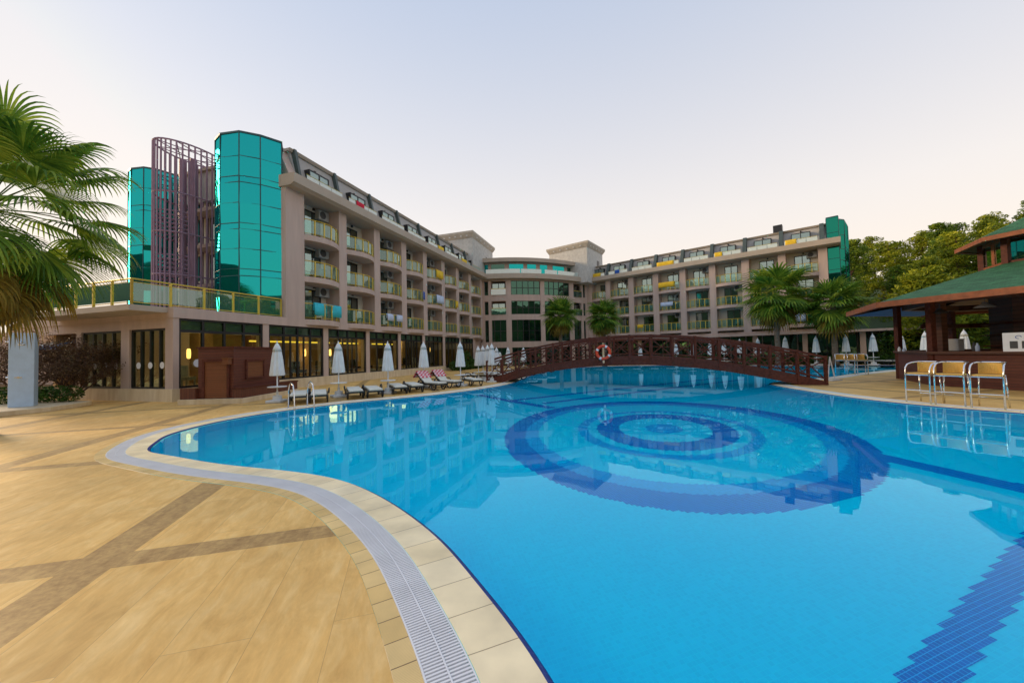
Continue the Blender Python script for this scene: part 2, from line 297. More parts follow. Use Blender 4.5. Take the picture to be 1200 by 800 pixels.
M['plinth'] = pmat('travertine_plinth', (.58, .46, .29), .5, col2=(.72, .61, .43), scale=1.6, stretch=(3, 3, .5), detail=6)
M['frame'] = pmat('black_window_frame', (.012, .013, .016), .35)
M['pane'] = glass('clear_pane', (.50, .58, .52), .12, gcol=(.55, .75, .62), ior=1.5)
M['pane_room'] = glass('room_pane', (.35, .42, .42), .30, gcol=(.72, .92, .9), ior=1.5)
M['pane_dark'] = glass('dark_green_pane', (.10, .16, .14), .16, gcol=(.30, .62, .48), diff=(.006, .02, .018), dfac=.5, wob=.15)
M['curtain'] = pmat('cream_curtain', (.55, .52, .45), .9, stretch=(8, 8, .3), var=.2)
M['room'] = pmat('dim_room', (.10, .08, .06), .9)  # dimness behind the glass is put into this colour
M['inner'] = pmat('lounge_interior', (.40, .26, .12), .8, var=.25, scale=.8)
M['innerfloor'] = pmat('lounge_floor', (.30, .22, .14), .3)
M['innerdark'] = pmat('lounge_dark_wood', (.05, .02, .01), .5)
M['blind'] = pmat('grey_green_blind', (.30, .38, .32), .8)
M['gold'] = pmat('yellow_gold_rail', (.62, .46, .06), .35, metal=.35, var=.1)
M['railglass'] = glass('green_rail_glass', (.55, .80, .70), .10, gcol=(.8, 1, .95), diff=(.25, .55, .45), dfac=.12)
M['frost'] = glass('frosted_rail_glass', (.7, .8, .78), .15, diff=(.62, .75, .70), dfac=.75)
M['ac'] = pmat('ac_casing', (.36, .37, .36), .5); M['grille'] = pmat('ac_grille', (.06, .06, .06), .6)
M['purple'] = pmat('purple_steel', (.28, .18, .26), .45, metal=.1, var=.08)
M['mullion'] = pmat('tower_mullion', (.005, .06, .07), .4)
M['boxroof'] = pmat('box_roof', (.46, .42, .36), .8); M['boxwall'] = pmat('box_wall', (.52, .52, .50), .85)
M['umb'] = pmat('white_umbrella_canvas', (.72, .76, .78), .85, var=.05, scale=4); M['pole'] = pmat('white_pole', (.72, .74, .76), .35)
M['base'] = pmat('white_concrete_base', (.62, .64, .64), .8, bump=.2)
M['lframe'] = pmat('dark_lounger_plastic', (.02, .022, .026), .35); M['cushion'] = pmat('white_cushion', (.70, .70, .62), .9, var=.06, scale=6)
M['wood'] = plank_mat('red_brown_boards', (.085, .018, .010), (.16, .040, .020), (.02, .007, .005), .11)
M['woodv'] = plank_mat('upright_boards', (.10, .028, .014), (.16, .048, .024), (.025, .008, .005), .10, axis='XY')
M['woodshut'] = plank_mat('orange_slat_shutter', (.17, .055, .016), (.24, .08, .026), (.04, .012, .006), .07)
M['woodplain'] = pmat('dark_red_timber', (.10, .028, .017), .6, var=.3, spec=.25, scale=5, stretch=(2, 2, 2))
M['fascia'] = pmat('orange_timber_fascia', (.28, .085, .03), .7, var=.22, scale=6)
M['bardark'] = plank_mat('dark_bar_boards', (.085, .032, .018), (.16, .062, .034), (.008, .003, .002), .16)
M['tile'] = rooftile_mat('green_roof_shingle')
M['steel'] = pmat('polished_steel', (.75, .76, .78), .18, metal=1, var=.03)
M['wicker'] = pmat('tan_wicker', (.52, .29, .045), .6, col2=(.70, .43, .10), scale=60, bump=.4, bscale=120)
M['orangewick'] = pmat('orange_wicker', (.45, .17, .04), .6, col2=(.55, .25, .08), scale=60)
M['palm'] = leaf_mat('palm_leaf', (.035, .10, .012), (.12, .24, .022), (.34, .44, .05), 1.3, .5, .38)
M['palmdead'] = leaf_mat('palm_old_leaf', (.10, .07, .012), (.22, .16, .02), (.36, .27, .05), 2.5, .6, .3)
M['trunk'] = pmat('palm_trunk', (.10, .07, .05), .9, col2=(.20, .155, .115), scale=5, stretch=(1, 1, 5), bump=.6, bscale=20)
M['pine'] = leaf_mat('pine_needles', (.06, .12, .008), (.24, .29, .014), (.52, .50, .03), .5, .6, .3)
M['pine2'] = leaf_mat('dark_pine_needles', (.04, .10, .01), (.13, .21, .016), (.30, .36, .022), .5, .6, .3)
M['bark'] = pmat('pine_bark', (.10, .06, .04), .9, bump=.5)
M['hedge'] = leaf_mat('hedge_leaf', (.012, .04, .006), (.035, .10, .012), (.09, .17, .02), 4, .5, .2)
M['redleaf'] = leaf_mat('purple_leaf', (.05, .025, .018), (.11, .06, .035), (.16, .12, .05), 3, .6, .15)
M['white'] = pmat('white_paint', (.75, .77, .80), .5, var=.03)
M['bluewhite'] = pmat('pale_blue_shower_tile', (.45, .60, .80), .35, var=.05, scale=5)
M['towel_yellow'] = pmat('yellow_cloth', (.75, .50, .03), .9); M['towel_white'] = pmat('pale_blue_cloth', (.52, .62, .80), .9)
M['towel_cyan'] = pmat('cyan_cloth', (.04, .50, .62), .9); M['towel_red'] = pmat('red_cloth', (.55, .01, .04), .9); M['towel_blue'] = pmat('blue_cloth', (.02, .09, .40), .9)
M['hill'] = pmat('far_hill', (.02, .045, .02), .95, col2=(.05, .085, .03), scale=.08, detail=10)
M['grass'] = pmat('lawn', (.05, .11, .02), .9, col2=(.10, .17, .035), scale=3)
M['red'] = pmat('orange_red_ring', (.75, .07, .02), .45); M['blue'] = pmat('blue_canvas', (.03, .16, .42), .8)

# tower glass: dark coated glass that mirrors the sky in turquoise
def tower_glass():
    mt, t, o = newmat('turquoise_curtain_glass')
    df = N(t, 'ShaderNodeBsdfDiffuse'); df.inputs[0].default_value = (.004, .10, .10, 1)
    gl = N(t, 'ShaderNodeBsdfGlossy'); gl.inputs['Color'].default_value = (.02, .47, .47, 1); gl.inputs['Roughness'].default_value = .02
    ge = N(t, 'ShaderNodeNewGeometry'); nz = N(t, 'ShaderNodeTexNoise'); nz.inputs['Scale'].default_value = .5; L_(t, ge.outputs['Position'], nz.inputs['Vector'])
    bp = N(t, 'ShaderNodeBump'); bp.inputs['Strength'].default_value = .15; bp.inputs['Distance'].default_value = .05; L_(t, nz.outputs[0], bp.inputs['Height']); L_(t, bp.outputs[0], gl.inputs['Normal'])
    mx = N(t, 'ShaderNodeMixShader'); mx.inputs[0].default_value = .72; L_(t, df.outputs[0], mx.inputs[1]); L_(t, gl.outputs[0], mx.inputs[2])
    L_(t, mx.outputs[0], o.inputs[0]); return mt
M['tower'] = tower_glass()

# ---------------------------------------------------------------- mesh builder
class MB:
    def __init__(s): s.v = []; s.f = []; s.mi = []; s.uv = {}
    def add(s, vs, fs, mi=0):
        b = len(s.v); s.v += [Vector(v) for v in vs]; s.f += [tuple(b + i for i in f) for f in fs]; s.mi += [mi] * len(fs); return b
    def box(s, x0, x1, y0, y1, z0, z1, mi=0, T=None):
        vs = [(x0, y0, z0), (x1, y0, z0), (x1, y1, z0), (x0, y1, z0), (x0, y0, z1), (x1, y0, z1), (x1, y1, z1), (x0, y1, z1)]
        if T: vs = [T @ Vector(v) for v in vs]
        s.add(vs, [(0, 3, 2, 1), (4, 5, 6, 7), (0, 1, 5, 4), (1, 2, 6, 5), (2, 3, 7, 6), (3, 0, 4, 7)], mi); return s
    def prism(s, pts, z0, z1, mi=0, caps=True, top=None):
        n = len(pts); top = top or pts
        vs = [(p[0], p[1], z0) for p in pts] + [(p[0], p[1], z1) for p in top]
        fs = [(i, (i + 1) % n, n + (i + 1) % n, n + i) for i in range(n)]
        if caps: fs += [tuple(range(n - 1, -1, -1)), tuple(range(n, 2 * n))]
        s.add(vs, fs, mi); return s
    def extr(s, prof, x0, x1, mi=0):
        """closed profile in (y, z) extruded along x"""
        n = len(prof); vs = [(x0, p[0], p[1]) for p in prof] + [(x1, p[0], p[1]) for p in prof]
        s.add(vs, [(i, n + i, n + (i + 1) % n, (i + 1) % n) for i in range(n)] + [tuple(range(n)), tuple(range(2 * n - 1, n - 1, -1))], mi); return s
    def tube(s, pts, r, n=8, mi=0, closed=False, cap=True, rs=None):
        pts = [Vector(p) for p in pts]; k = len(pts); base = len(s.v); prev = None
        for i, p in enumerate(pts):
            a = pts[(i - 1) % k] if (closed or i > 0) else p; b = pts[(i + 1) % k] if (closed or i < k - 1) else p
            d = (b - a).normalized()
            if prev is None:
                ref = Vector((0, 0, 1)) if abs(d.z) < .9 else Vector((1, 0, 0)); e1 = d.cross(ref).normalized()
            else: e1 = (prev - d * prev.dot(d)).normalized()
            prev = e1; e2 = d.cross(e1); rr = rs[i] if rs else r
            for j in range(n):
                t = 2 * math.pi * j / n; s.v.append(p + e1 * (math.cos(t) * rr) + e2 * (math.sin(t) * rr))
        segs = k if closed else k - 1
        for i in range(segs):
            for j in range(n):
                a = base + i * n + j; b_ = base + i * n + (j + 1) % n; c = base + ((i + 1) % k) * n + (j + 1) % n; d_ = base + ((i + 1) % k) * n + j
                s.f.append((a, b_, c, d_)); s.mi.append(mi)
        if cap and not closed:
            s.f.append(tuple(base + j for j in range(n - 1, -1, -1))); s.f.append(tuple(base + (k - 1) * n + j for j in range(n))); s.mi += [mi, mi]
        return s
    def bar(s, a, b, w, h, mi=0):
        """rectangular beam from a to b, w sideways, h vertical"""
        a = Vector(a); b = Vector(b); d = (b - a).normalized()
        sd_ = d.cross(Vector((0, 0, 1)));
        if sd_.length < 1e-3: sd_ = Vector((1, 0, 0))
        sd_.normalize(); uu = sd_.cross(d)
        vs = []
        for p in (a, b):
            for x, y in ((-1, -1), (1, -1), (1, 1), (-1, 1)): vs.append(p + sd_ * (x * w / 2) + uu * (y * h / 2))
        s.add(vs, [(0, 1, 5, 4), (1, 2, 6, 5), (2, 3, 7, 6), (3, 0, 4, 7), (3, 2, 1, 0), (4, 5, 6, 7)], mi); return s
    def lathe(s, prof, n=24, c=(0, 0, 0), mi=0, mod=None):
        b = len(s.v); k = len(prof)
        for i in range(k):
            for j in range(n):
                t = 2 * math.pi * j / n; r = prof[i][0] * (mod(t, i) if mod else 1)
                s.v.append(Vector((c[0] + r * math.cos(t), c[1] + r * math.sin(t), c[2] + prof[i][1])))
        for i in range(k - 1):
            for j in range(n):
                s.f.append((b + i * n + j, b + i * n + (j + 1) % n, b + (i + 1) * n + (j + 1) % n, b + (i + 1) * n + j)); s.mi.append(mi)
        s.f.append(tuple(b + j for j in range(n - 1, -1, -1))); s.f.append(tuple(b + (k - 1) * n + j for j in range(n))); s.mi += [mi, mi]; return s
    def build(s, name, mats, parent=None, org=(0, 0, 0), rz=0.0, smooth=False, bevel=0.0, uvs=None):
        me = bpy.data.meshes.new(name); me.from_pydata([tuple(v) for v in s.v], [], s.f)
        if not isinstance(mats, (list, tuple)): mats = [mats]
        for m_ in mats: me.materials.append(m_)
        for i, p in enumerate(me.polygons): p.material_index = s.mi[i]; p.use_smooth = smooth
        if uvs:
            lay = me.uv_layers.new(name='UVMap')
            for i, (p, fu) in enumerate(zip(me.polygons, uvs)):
                for k, li in enumerate(p.loop_indices): lay.data[li].uv = fu[k]
        me.update()
        o = bpy.data.objects.new(name, me); COL.objects.link(o)
        o.location = org; o.rotation_euler = (0, 0, rz)
        if parent is not None: o.parent = parent
        if bevel:
            bv = o.modifiers.new('bevel', 'BEVEL'); bv.width = bevel; bv.segments = 2; bv.limit_method = 'ANGLE'
        return o
def tag(o, label=None, cat=None, group=None, kind=None):
    if label: o['label'] = label
    if cat: o['category'] = cat
    if group: o['group'] = group
    if kind: o['kind'] = kind
    return o
def empty(name, loc=(0, 0, 0), rz=0, label=None, cat=None, group=None):
    o = bpy.data.objects.new(name, None); COL.objects.link(o); o.location = loc; o.rotation_euler = (0, 0, rz); o.empty_display_size = .2
    return tag(o, label, cat, group)
def copy_tree(o, parent=None):
    c = o.copy(); COL.objects.link(c); c.parent = parent
    for ch in list(kids.get(o.name, [])) or [x for x in o.children]: copy_tree(ch, c)
    return c
kids = {}
def struct(o): o['kind'] = 'structure'; return o

# ---------------------------------------------------------------- pool outline (world, z = 0), measured
near = [(-7.3, 7.65), (-7.05, 7.25), (-6.15, 6.83), (-4.74, 6.2), (-3.28, 5.72), (-2.37, 5.28), (-1.59, 4.62), (-0.93, 3.88), (-0.55, 3.36), (-0.23, 2.8), (-0.04, 2.5), (0.11, 2.18), (0.21, 1.98),
        (0.45, 1.3), (0.9, .3), (1.8, -1.2), (3.6, -2.6), (6.5, -3.4), (10.5, -2.5), (13.4, 0.2), (14.4, 3.6), (13.6, 6.8), (12.05, 8.95), (11.3, 10.4), (10.98, 12.3), (11.15, 14.5), (11.45, 16.3), (12.1, 17.8)]
back = [(14.0, 18.9), (17.0, 20.3), (20.5, 22.5), (25.5, 25.0), (30.0, 26.2), (32.6, 27.6), (30.8, 30.0), (27.4, 31.6), (23.2, 34.0), (18.4, 38.0), (12.6, 40.6), (8.0, 39.8), (5.0, 36.6), (2.6, 31.5), (1.0, 26.0), (-0.1, 20.9),
        (-1.6, 18.0), (-3.5, 15.75), (-5.9, 13.96), (-7.3, 12.35), (-7.95, 11.0), (-8.12, 9.78), (-7.95, 8.7), (-7.6, 8.1)]
ctrl = near + back
def catmull(P, k):
    o_ = []; n = len(P)
    for i in range(n):
        p0, p1, p2, p3 = [Vector((*P[(i + j) % n], 0)) for j in (-1, 0, 1, 2)]
        seg = max(2, int((p2 - p1).length / k))
        for s in range(seg):
            t = s / seg
            o_.append(.5 * ((2 * p1) + (p2 - p0) * t + (2 * p0 - 5 * p1 + 4 * p2 - p3) * t * t + (3 * p1 - p0 - 3 * p2 + p3) * t ** 3))
    return o_
def smooth(P, it):
    for _ in range(it):
        P = [(P[i - 1] + P[i] * 2 + P[(i + 1) % len(P)]) / 4 for i in range(len(P))]
    return P
edge = smooth(catmull(ctrl, .16), 6)
def offset(P, d):
    n = len(P); out_ = []
    for i in range(n):
        t = (P[(i + 1) % n] - P[i - 1]).normalized(); out_.append(P[i] + Vector((-t.y, t.x, 0)) * d)
    return out_
area = sum(edge[i].x * edge[(i + 1) % len(edge)].y - edge[(i + 1) % len(edge)].x * edge[i].y for i in range(len(edge)))
SG = -1 if area > 0 else 1                     # outward side
def ring(d): return smooth(offset(edge, SG * d), 4 if abs(d) > .2 else 0)
arc = [0]
for i in range(1, len(edge) + 1): arc.append(arc[-1] + (edge[i % len(edge)] - edge[i - 1]).length)
def strip(name, d0, d1, z0, z1, mat, org=(0, 0, 0)):
    A = ring(d0); B = ring(d1); n = len(A); mb = MB(); uvs = []
    mb.v = [Vector((p.x, p.y, z0)) for p in A] + [Vector((p.x, p.y, z1)) for p in B]
    for i in range(n):
        j = (i + 1) % n; f = (i, j, n + j, n + i) if SG == 1 else (n + i, n + j, j, i); mb.f.append(f); mb.mi.append(0)
        u = [(arc[i], 0), (arc[i + 1], 0), (arc[i + 1], d1 - d0), (arc[i], d1 - d0)]
        uvs.append(u if SG == 1 else [u[3], u[2], u[1], u[0]])
    return struct(mb.build(name, mat, uvs=uvs))
ZW = -0.03
strip('pool_wall', -.001, 0, -1.25, -0.10, M['floor_light'])
strip('waterline_tile_band', .0, .05, -.034, -.008, M['navy'])
strip('pool_coping', .045, .36, -.006, .004, M['coping'])
strip('drain_channel', .36, .62, -.02, -.02, M['channel'])
strip('tile_border', .62, .76, .003, .003, M['border'])
# grating bars across the channel, with a long middle rib
def grating():
    A = ring(.363); Bm = ring(.49); B = ring(.617); n = len(A); mb = MB()
    def interp(P, s):
        # position at arc length s of the water edge
        import bisect
        i = min(bisect.bisect_right(arc, s) - 1, n - 1); t = (s - arc[i]) / max(1e-6, arc[i + 1] - arc[i]); return P[i].lerp(P[(i + 1) % n], t)
    s = 0.0; tot = arc[-1]
    while s < tot:
        p = interp(A, s); q = interp(B, s)
        dist = p.length; pitch = .026
        if dist > 14: s += .05; continue
        p2 = interp(A, min(tot - 1e-4, s + .013)); q2 = interp(B, min(tot - 1e-4, s + .013))
        zt, zb = .004, -.012
        vs = [(p.x, p.y, zb), (q.x, q.y, zb), (q2.x, q2.y, zb), (p2.x, p2.y, zb), (p.x, p.y, zt), (q.x, q.y, zt), (q2.x, q2.y, zt), (p2.x, p2.y, zt)]
        if SG == 1: vs = [vs[i] for i in (3, 2, 1, 0, 7, 6, 5, 4)]
        mb.add(vs, [(4, 5, 6, 7), (0, 1, 5, 4), (1, 2, 6, 5), (2, 3, 7, 6), (3, 0, 4, 7)])
        s += pitch
    # far away the slots cannot be seen: a plain sheet, and rims everywhere
    for P, Q, z in ((ring(.363), ring(.372), .0055), (ring(.485), ring(.495), .0055), (ring(.608), ring(.617), .0055)):
        for i in range(n):
            j = (i + 1) % n; mb.add([(P[i].x, P[i].y, z), (P[j].x, P[j].y, z), (Q[j].x, Q[j].y, z), (Q[i].x, Q[i].y, z)], [(0, 1, 2, 3)])
    for i in range(n):
        j = (i + 1) % n
        if A[i].length > 13.9: mb.add([(A[i].x, A[i].y, .0), (A[j].x, A[j].y, .0), (B[j].x, B[j].y, .0), (B[i].x, B[i].y, .0)], [(0, 1, 2, 3)])
    return struct(mb.build('overflow_grating', M['grate']))
grating()
def fill_poly(name, loops, z, mat, kind=True):
    bm = bmesh.new()
    for lp in loops:
        vs = [bm.verts.new((p[0], p[1], z)) for p in lp]
        for i in range(len(vs)): bm.edges.new((vs[i], vs[(i + 1) % len(vs)]))
    bmesh.ops.triangle_fill(bm, use_beauty=True, use_dissolve=False, edges=bm.edges[:])
    for f in bm.faces:
        if f.normal.z < 0: f.normal_flip()
    me = bpy.data.meshes.new(name); bm.to_mesh(me); bm.free(); me.materials.append(mat)
    o = bpy.data.objects.new(name, me); COL.objects.link(o)
    return struct(o) if kind else o
BIG = [(-500, -500), (500, -500), (500, 500), (-500, 500)]
fill_poly('pool_deck', [BIG, [(p.x, p.y) for p in ring(.76)]], 0, M['deck'])
fill_poly('pool_water', [[(p.x, p.y) for p in ring(.010)]], ZW, M['water'])
# pool floor as mosaic cells so that the pattern has stepped edges
def pool_floor():
    import bisect
    E2 = [(p.x, p.y) for p in ring(.3)]
    CX, CY = 3.75, 9.47; ex = Vector((.37, .929)); ey = Vector((.929, -.37)); RAT = .84
    segs = [((1.25, 1.87), (5.70, 4.12), .24), ((6.35, 7.5), (6.75, 6.0), .42), ((6.75, 6.0), (7.3, 4.3), .42), ((5.7, 4.12), (8.5, 5.55), .24),
            ((-.15, 14.9), (1.35, 12.9), .40), ((-.15, 14.9), (12.5, 22.8), .34), ((1.1, 14.0), (13.4, 21.6), .30), ((-1.6, 17.1), (-.15, 14.9), .34)]
    segs = [(Vector(a), Vector(b), w_) for a, b, w_ in segs]
    def mat_at(x, y):
        d = Vector((x - CX, y - CY)); r = math.hypot(d.dot(ex), d.dot(ey) / RAT)
        if r < .52: return 1
        if 1.28 < r < 1.93: return 2
        if 2.2 < r < 2.5: return 1
        if 3.65 < r < 4.02: return 1
        if 4.02 <= r < 4.6: return 2
        p = Vector((x, y))
        for a, b, w_ in segs:
            ab = b - a; t = (p - a).dot(ab) / ab.length_squared
            if 0 <= t <= 1 and (p - (a + ab * t)).length < w_ / 2 and r > 4.4: return 2
        return 0
    def inside(x, y):
        c = False; n = len(E2); j = n - 1
        for i in range(n):
            xi, yi = E2[i]; xj, yj = E2[j]
            if (yi > y) != (yj > y) and x < (xj - xi) * (y - yi) / (yj - yi) + xi: c = not c
            j = i
        return c
    S = .05; mb = MB(); c, s = math.cos(GA), math.sin(GA); Z = ZW - 1.2
    # dark cells only are fine cells; the light base lies 4 mm below
    for i in range(-380, 480):
        for j in range(-50, 620):
            u, v = (i + .5) * S, (j + .5) * S
            x, y = c * u + s * v, -s * u + c * v
            if x < -9 or x > 15 or y < 0 or y > 24: continue
            k = mat_at(x, y)
            if k == 0: continue
            q = []
            for du, dv in ((0, 0), (1, 0), (1, 1), (0, 1)):
                uu, vv = (i + du) * S, (j + dv) * S; q.append((c * uu + s * vv, -s * uu + c * vv, Z + .004))
            mb.add(q, [(0, 1, 2, 3)], k - 1)
    struct(mb.build('pool_floor_mosaic', [M['floor_mid'], M['floor_dark']]))
    fill_poly('pool_floor', [[(p.x, p.y) for p in ring(.3)]], Z, M['floor_light'])
pool_floor()

# ---------------------------------------------------------------- hotel
C = G(203, 470.8); TH = R(17.4)
class Frame:
    def __init__(s, o, u): s.o = Vector((o[0], o[1], 0)); s.u = Vector((u[0], u[1], 0)).normalized(); s.n = Vector((s.u.y, -s.u.x, 0)); s.rz = math.atan2(s.u.y, s.u.x)
    def p(s, u, y=0, z=0): return s.o + s.u * u - s.n * y + Vector((0, 0, z))     # y points into the building
WL = Frame(C, (math.sin(TH), math.cos(TH)))
A_ = Vector((10.94, 51.92, 0)); ur = Vector((.7509, -.6604, 0)); nr = Vector((-.6604, -.7509, 0))
WR = Frame(A_ - nr * .7, ur)
hotel = empty('hotel', C, 0, 'large mauve resort hotel with two balcony wings, turquoise glass towers and a curved centre', 'building')
def hp(name, mb, mat, fr=None, u=0, y=0, z=0, parent=None, **kw):
    """a part (or, with parent, a sub-part) of the hotel"""
    if parent is not None:
        return mb.build(name, mat, parent, **kw)
    if fr is None: return mb.build(name, mat, hotel, org=Vector((0, 0, 0)) - hotel.location, **kw)
    return mb.build(name, mat, hotel, org=fr.p(u, y, z) - hotel.location, rz=fr.rz, **kw)
def dup(o, loc, rz, parent):
    c = o.copy(); COL.objects.link(c); c.parent = parent; c.location = loc; c.rotation_euler = (0, 0, rz)
    for g in KID.get(o, []):
        d = g.copy(); COL.objects.link(d); d.parent = c
    return c
KID = {}
ZF = [3.9, 6.4, 8.85]; ZC = 11.15; ZT = 11.8; CEIL = [6.1, 8.6, 11.15]
RD = 1.08
PL = [(5.3, 6.54), (9.28, 9.97), (12.8, 13.48), (16.3, 17.0), (19.7, 20.38), (23.25, 23.93), (26.55, 27.23), (29.9, 30.58), (33.5, 34.2)]
PR = [(-.7, -.05), (2.04, 2.72), (5.3, 6.0), (8.5, 9.2), (11.72, 12.4), (14.93, 15.6), (18.15, 18.85), (21.4, 22.05), (24.6, 25.3)]
# bodies
hp('wall', MB().box(6.6, 34.2, RD, 11.5, 3.9, 11.8), M['recess'], WL)
hp('wall', MB().box(-.7, 25.3, RD, 11.5, 0, 11.8), M['recess'], WR)
def profile(fr, u0, u1, name='cornice'):
    return hp(name, MB().extr([(-.7, 11.28), (-.7, 11.8), (2.0, 11.8), (2.0, 11.15), (-.45, 11.15)], u0, u1), M['cornice'], fr)
profile(WL, 5.2, 34.0); profile(WR, -.45, 26.3)
for fr, PP in ((WL, PL), (WR, PR)):
    for i, (a, b) in enumerate(PP):
        z0 = 3.9 if fr is WL else 3.1
        yb = -.02 if i else 0
        hp('pillar', MB().box(a, b, 0.0, RD + (0 if i else .0), z0, 11.15), M['wall'], fr)
# balconies
def balcony_proto(W, bulge, tint):
    n = 10; pts = [(W * k / n, -bulge * math.sin(math.pi * k / n) ** .8 - .0) for k in range(n + 1)]
    slab = MB().prism([(0, RD)] + [(x, y + .02) for x, y in pts] + [(W, RD)], -.32, 0)
    rail = MB(); gl = MB()
    def at(t):
        x = t * n; i = min(int(x), n - 1); a, b = pts[i], pts[i + 1]; f = x - i; return (a[0] + (b[0] - a[0]) * f, a[1] + (b[1] - a[1]) * f + .1)
    rail.tube([(*at(k / 12), .93) for k in range(13)], .028, 5); rail.tube([(*at(k / 12), .1) for k in range(13)], .016, 4)
    ps = [.01, .2, .4, .6, .8, .99]
    for t in ps:
        x, y = at(t); rail.box(x - .03, x + .03, y - .03, y + .03, 0, .93)
    for k in range(5):
        m_ = 3
        for q in range(m_):
            t0 = ps[k] + (ps[k + 1] - ps[k]) * (q / m_ if q else .06); t1 = ps[k] + (ps[k + 1] - ps[k]) * ((q + 1) / m_ if q < m_ - 1 else .94)
            a, b = at(t0), at(t1); gl.add([(*a, .14), (*b, .14), (*b, .86), (*a, .86)], [(0, 1, 2, 3)])
    return slab, rail, gl
def door_proto(w_, h, x0):
    f = MB(); t = .07
    f.box(x0, x0 + w_, -.06, .0, 0, t); f.box(x0, x0 + w_, -.06, 0, h - t, h)
    for x in (x0, x0 + w_ / 2 - t / 2, x0 + w_ - t): f.box(x, x + t, -.06, 0, t, h - t)
    g = MB().add([(x0 + t, -.03, t), (x0 + w_ - t, -.03, t), (x0 + w_ - t, -.03, h - t), (x0 + t, -.03, h - t)], [(0, 1, 2, 3)])
    gm = MB(); gm.add([(x0 + t, -.03, t), (x0 + w_ - t, -.03, t), (x0 + w_ - t, -.03, h - t), (x0 + t, -.03, h - t)], [(0, 1, 2, 3)])
    cu = MB(); k = 8
    for q in range(k):      # curtains a little behind the glass
        a = x0 + t + (w_ * .46) * q / k; b = x0 + t + (w_ * .46) * (q + 1) / k
        cu.add([(a, -.015 + .008 * (q % 2), t), (b, -.015 + .008 * ((q + 1) % 2), t), (b, -.015 + .008 * ((q + 1) % 2), h - t), (a, -.015 + .008 * (q % 2), h - t)], [(0, 1, 2, 3)])
    bk = MB(); bk.add([(x0 + t, -.004, t), (x0 + w_ - t, -.004, t), (x0 + w_ - t, -.004, h - t), (x0 + t, -.004, h - t)], [(0, 1, 2, 3)])  # flat sheet on the wall; the unlit room's darkness is put into its colour
    return f, gm, cu, bk
ac_body = lambda: MB().box(-.42, .42, -.36, -.02, 0, .6)
def ac_grille():
    g = MB().lathe([(.02, 0), (.24, 0), (.24, .02), (.02, .02)], 16)
    g.v = [Vector((v.x - .1, -.362 - v.z, v.y + .3)) for v in g.v]; return g
for wi, (fr, PP, W) in enumerate(((WL, PL, 2.78), (WR, PR, 2.56))):
    protos = {}
    for b in range(8):
        x0 = PP[b][1]; x1 = PP[b + 1][0]
        for fl in range(3):
            key = 'b'
            loc = fr.p(x0 - .02, 0, ZF[fl]) - hotel.location
            # slab, rail and glass
            if 'slab' not in protos:
                s_, r_, g_ = balcony_proto(W, .5 if wi == 0 else .42, 0)
                so_ = s_.build('balcony_slab', M['wall'], hotel, org=loc, rz=fr.rz)
                ro = r_.build('railing', M['gold'], so_); go = g_.build('glass_panel', M['railglass'], so_); KID[so_] = [ro, go]; protos['slab'] = so_
            else: so_ = dup(protos['slab'], loc, fr.rz, hotel)
            so_.scale.x = (x1 - x0 + .04) / W
            dx = .95 if wi == 0 else .62 + .1 * ((b * 7 + fl) % 3)
            dloc = fr.p(x0 + dx, RD, ZF[fl]) - hotel.location
            if 'door' not in protos:
                f_, g_, c_, k_ = door_proto(1.3, 2.0, 0)
                do = f_.build('balcony_door', M['frame'], hotel, org=dloc, rz=fr.rz)
                KID[do] = [g_.build('door_pane', M['pane_room'], do), c_.build('curtain', M['curtain'], do), k_.build('room_dark_sheet', M['room'], do)]; protos['door'] = do
            else: do = dup(protos['door'], dloc, fr.rz, hotel)
            want = (b % 2 == 0 or b in (3, 5)) if wi == 0 else (b + fl) % 3 == 0
            if wi == 0: want = b in (0, 2, 4, 6) 
            if want:
                aloc = fr.p(x1 - .5, RD, ZF[fl] + 1.62) - hotel.location
                if 'ac' not in protos:
                    ao = ac_body().build('air_conditioner', M['ac'], hotel, org=aloc, rz=fr.rz, bevel=.02)
                    KID[ao] = [ac_grille().build('fan_grille', M['grille'], ao)]; protos['ac'] = ao
                else: dup(protos['ac'], aloc, fr.rz, hotel)
            lloc = fr.p(x0 + dx + .75, RD, ZF[fl] + 2.12) - hotel.location
            if 'lamp' not in protos: protos['lamp'] = MB().box(-.06, .06, -.12, -.02, 0, .14).build('wall_lamp', M['frame'], hotel, org=lloc, rz=fr.rz)
            else: dup(protos['lamp'], lloc, fr.rz, hotel)
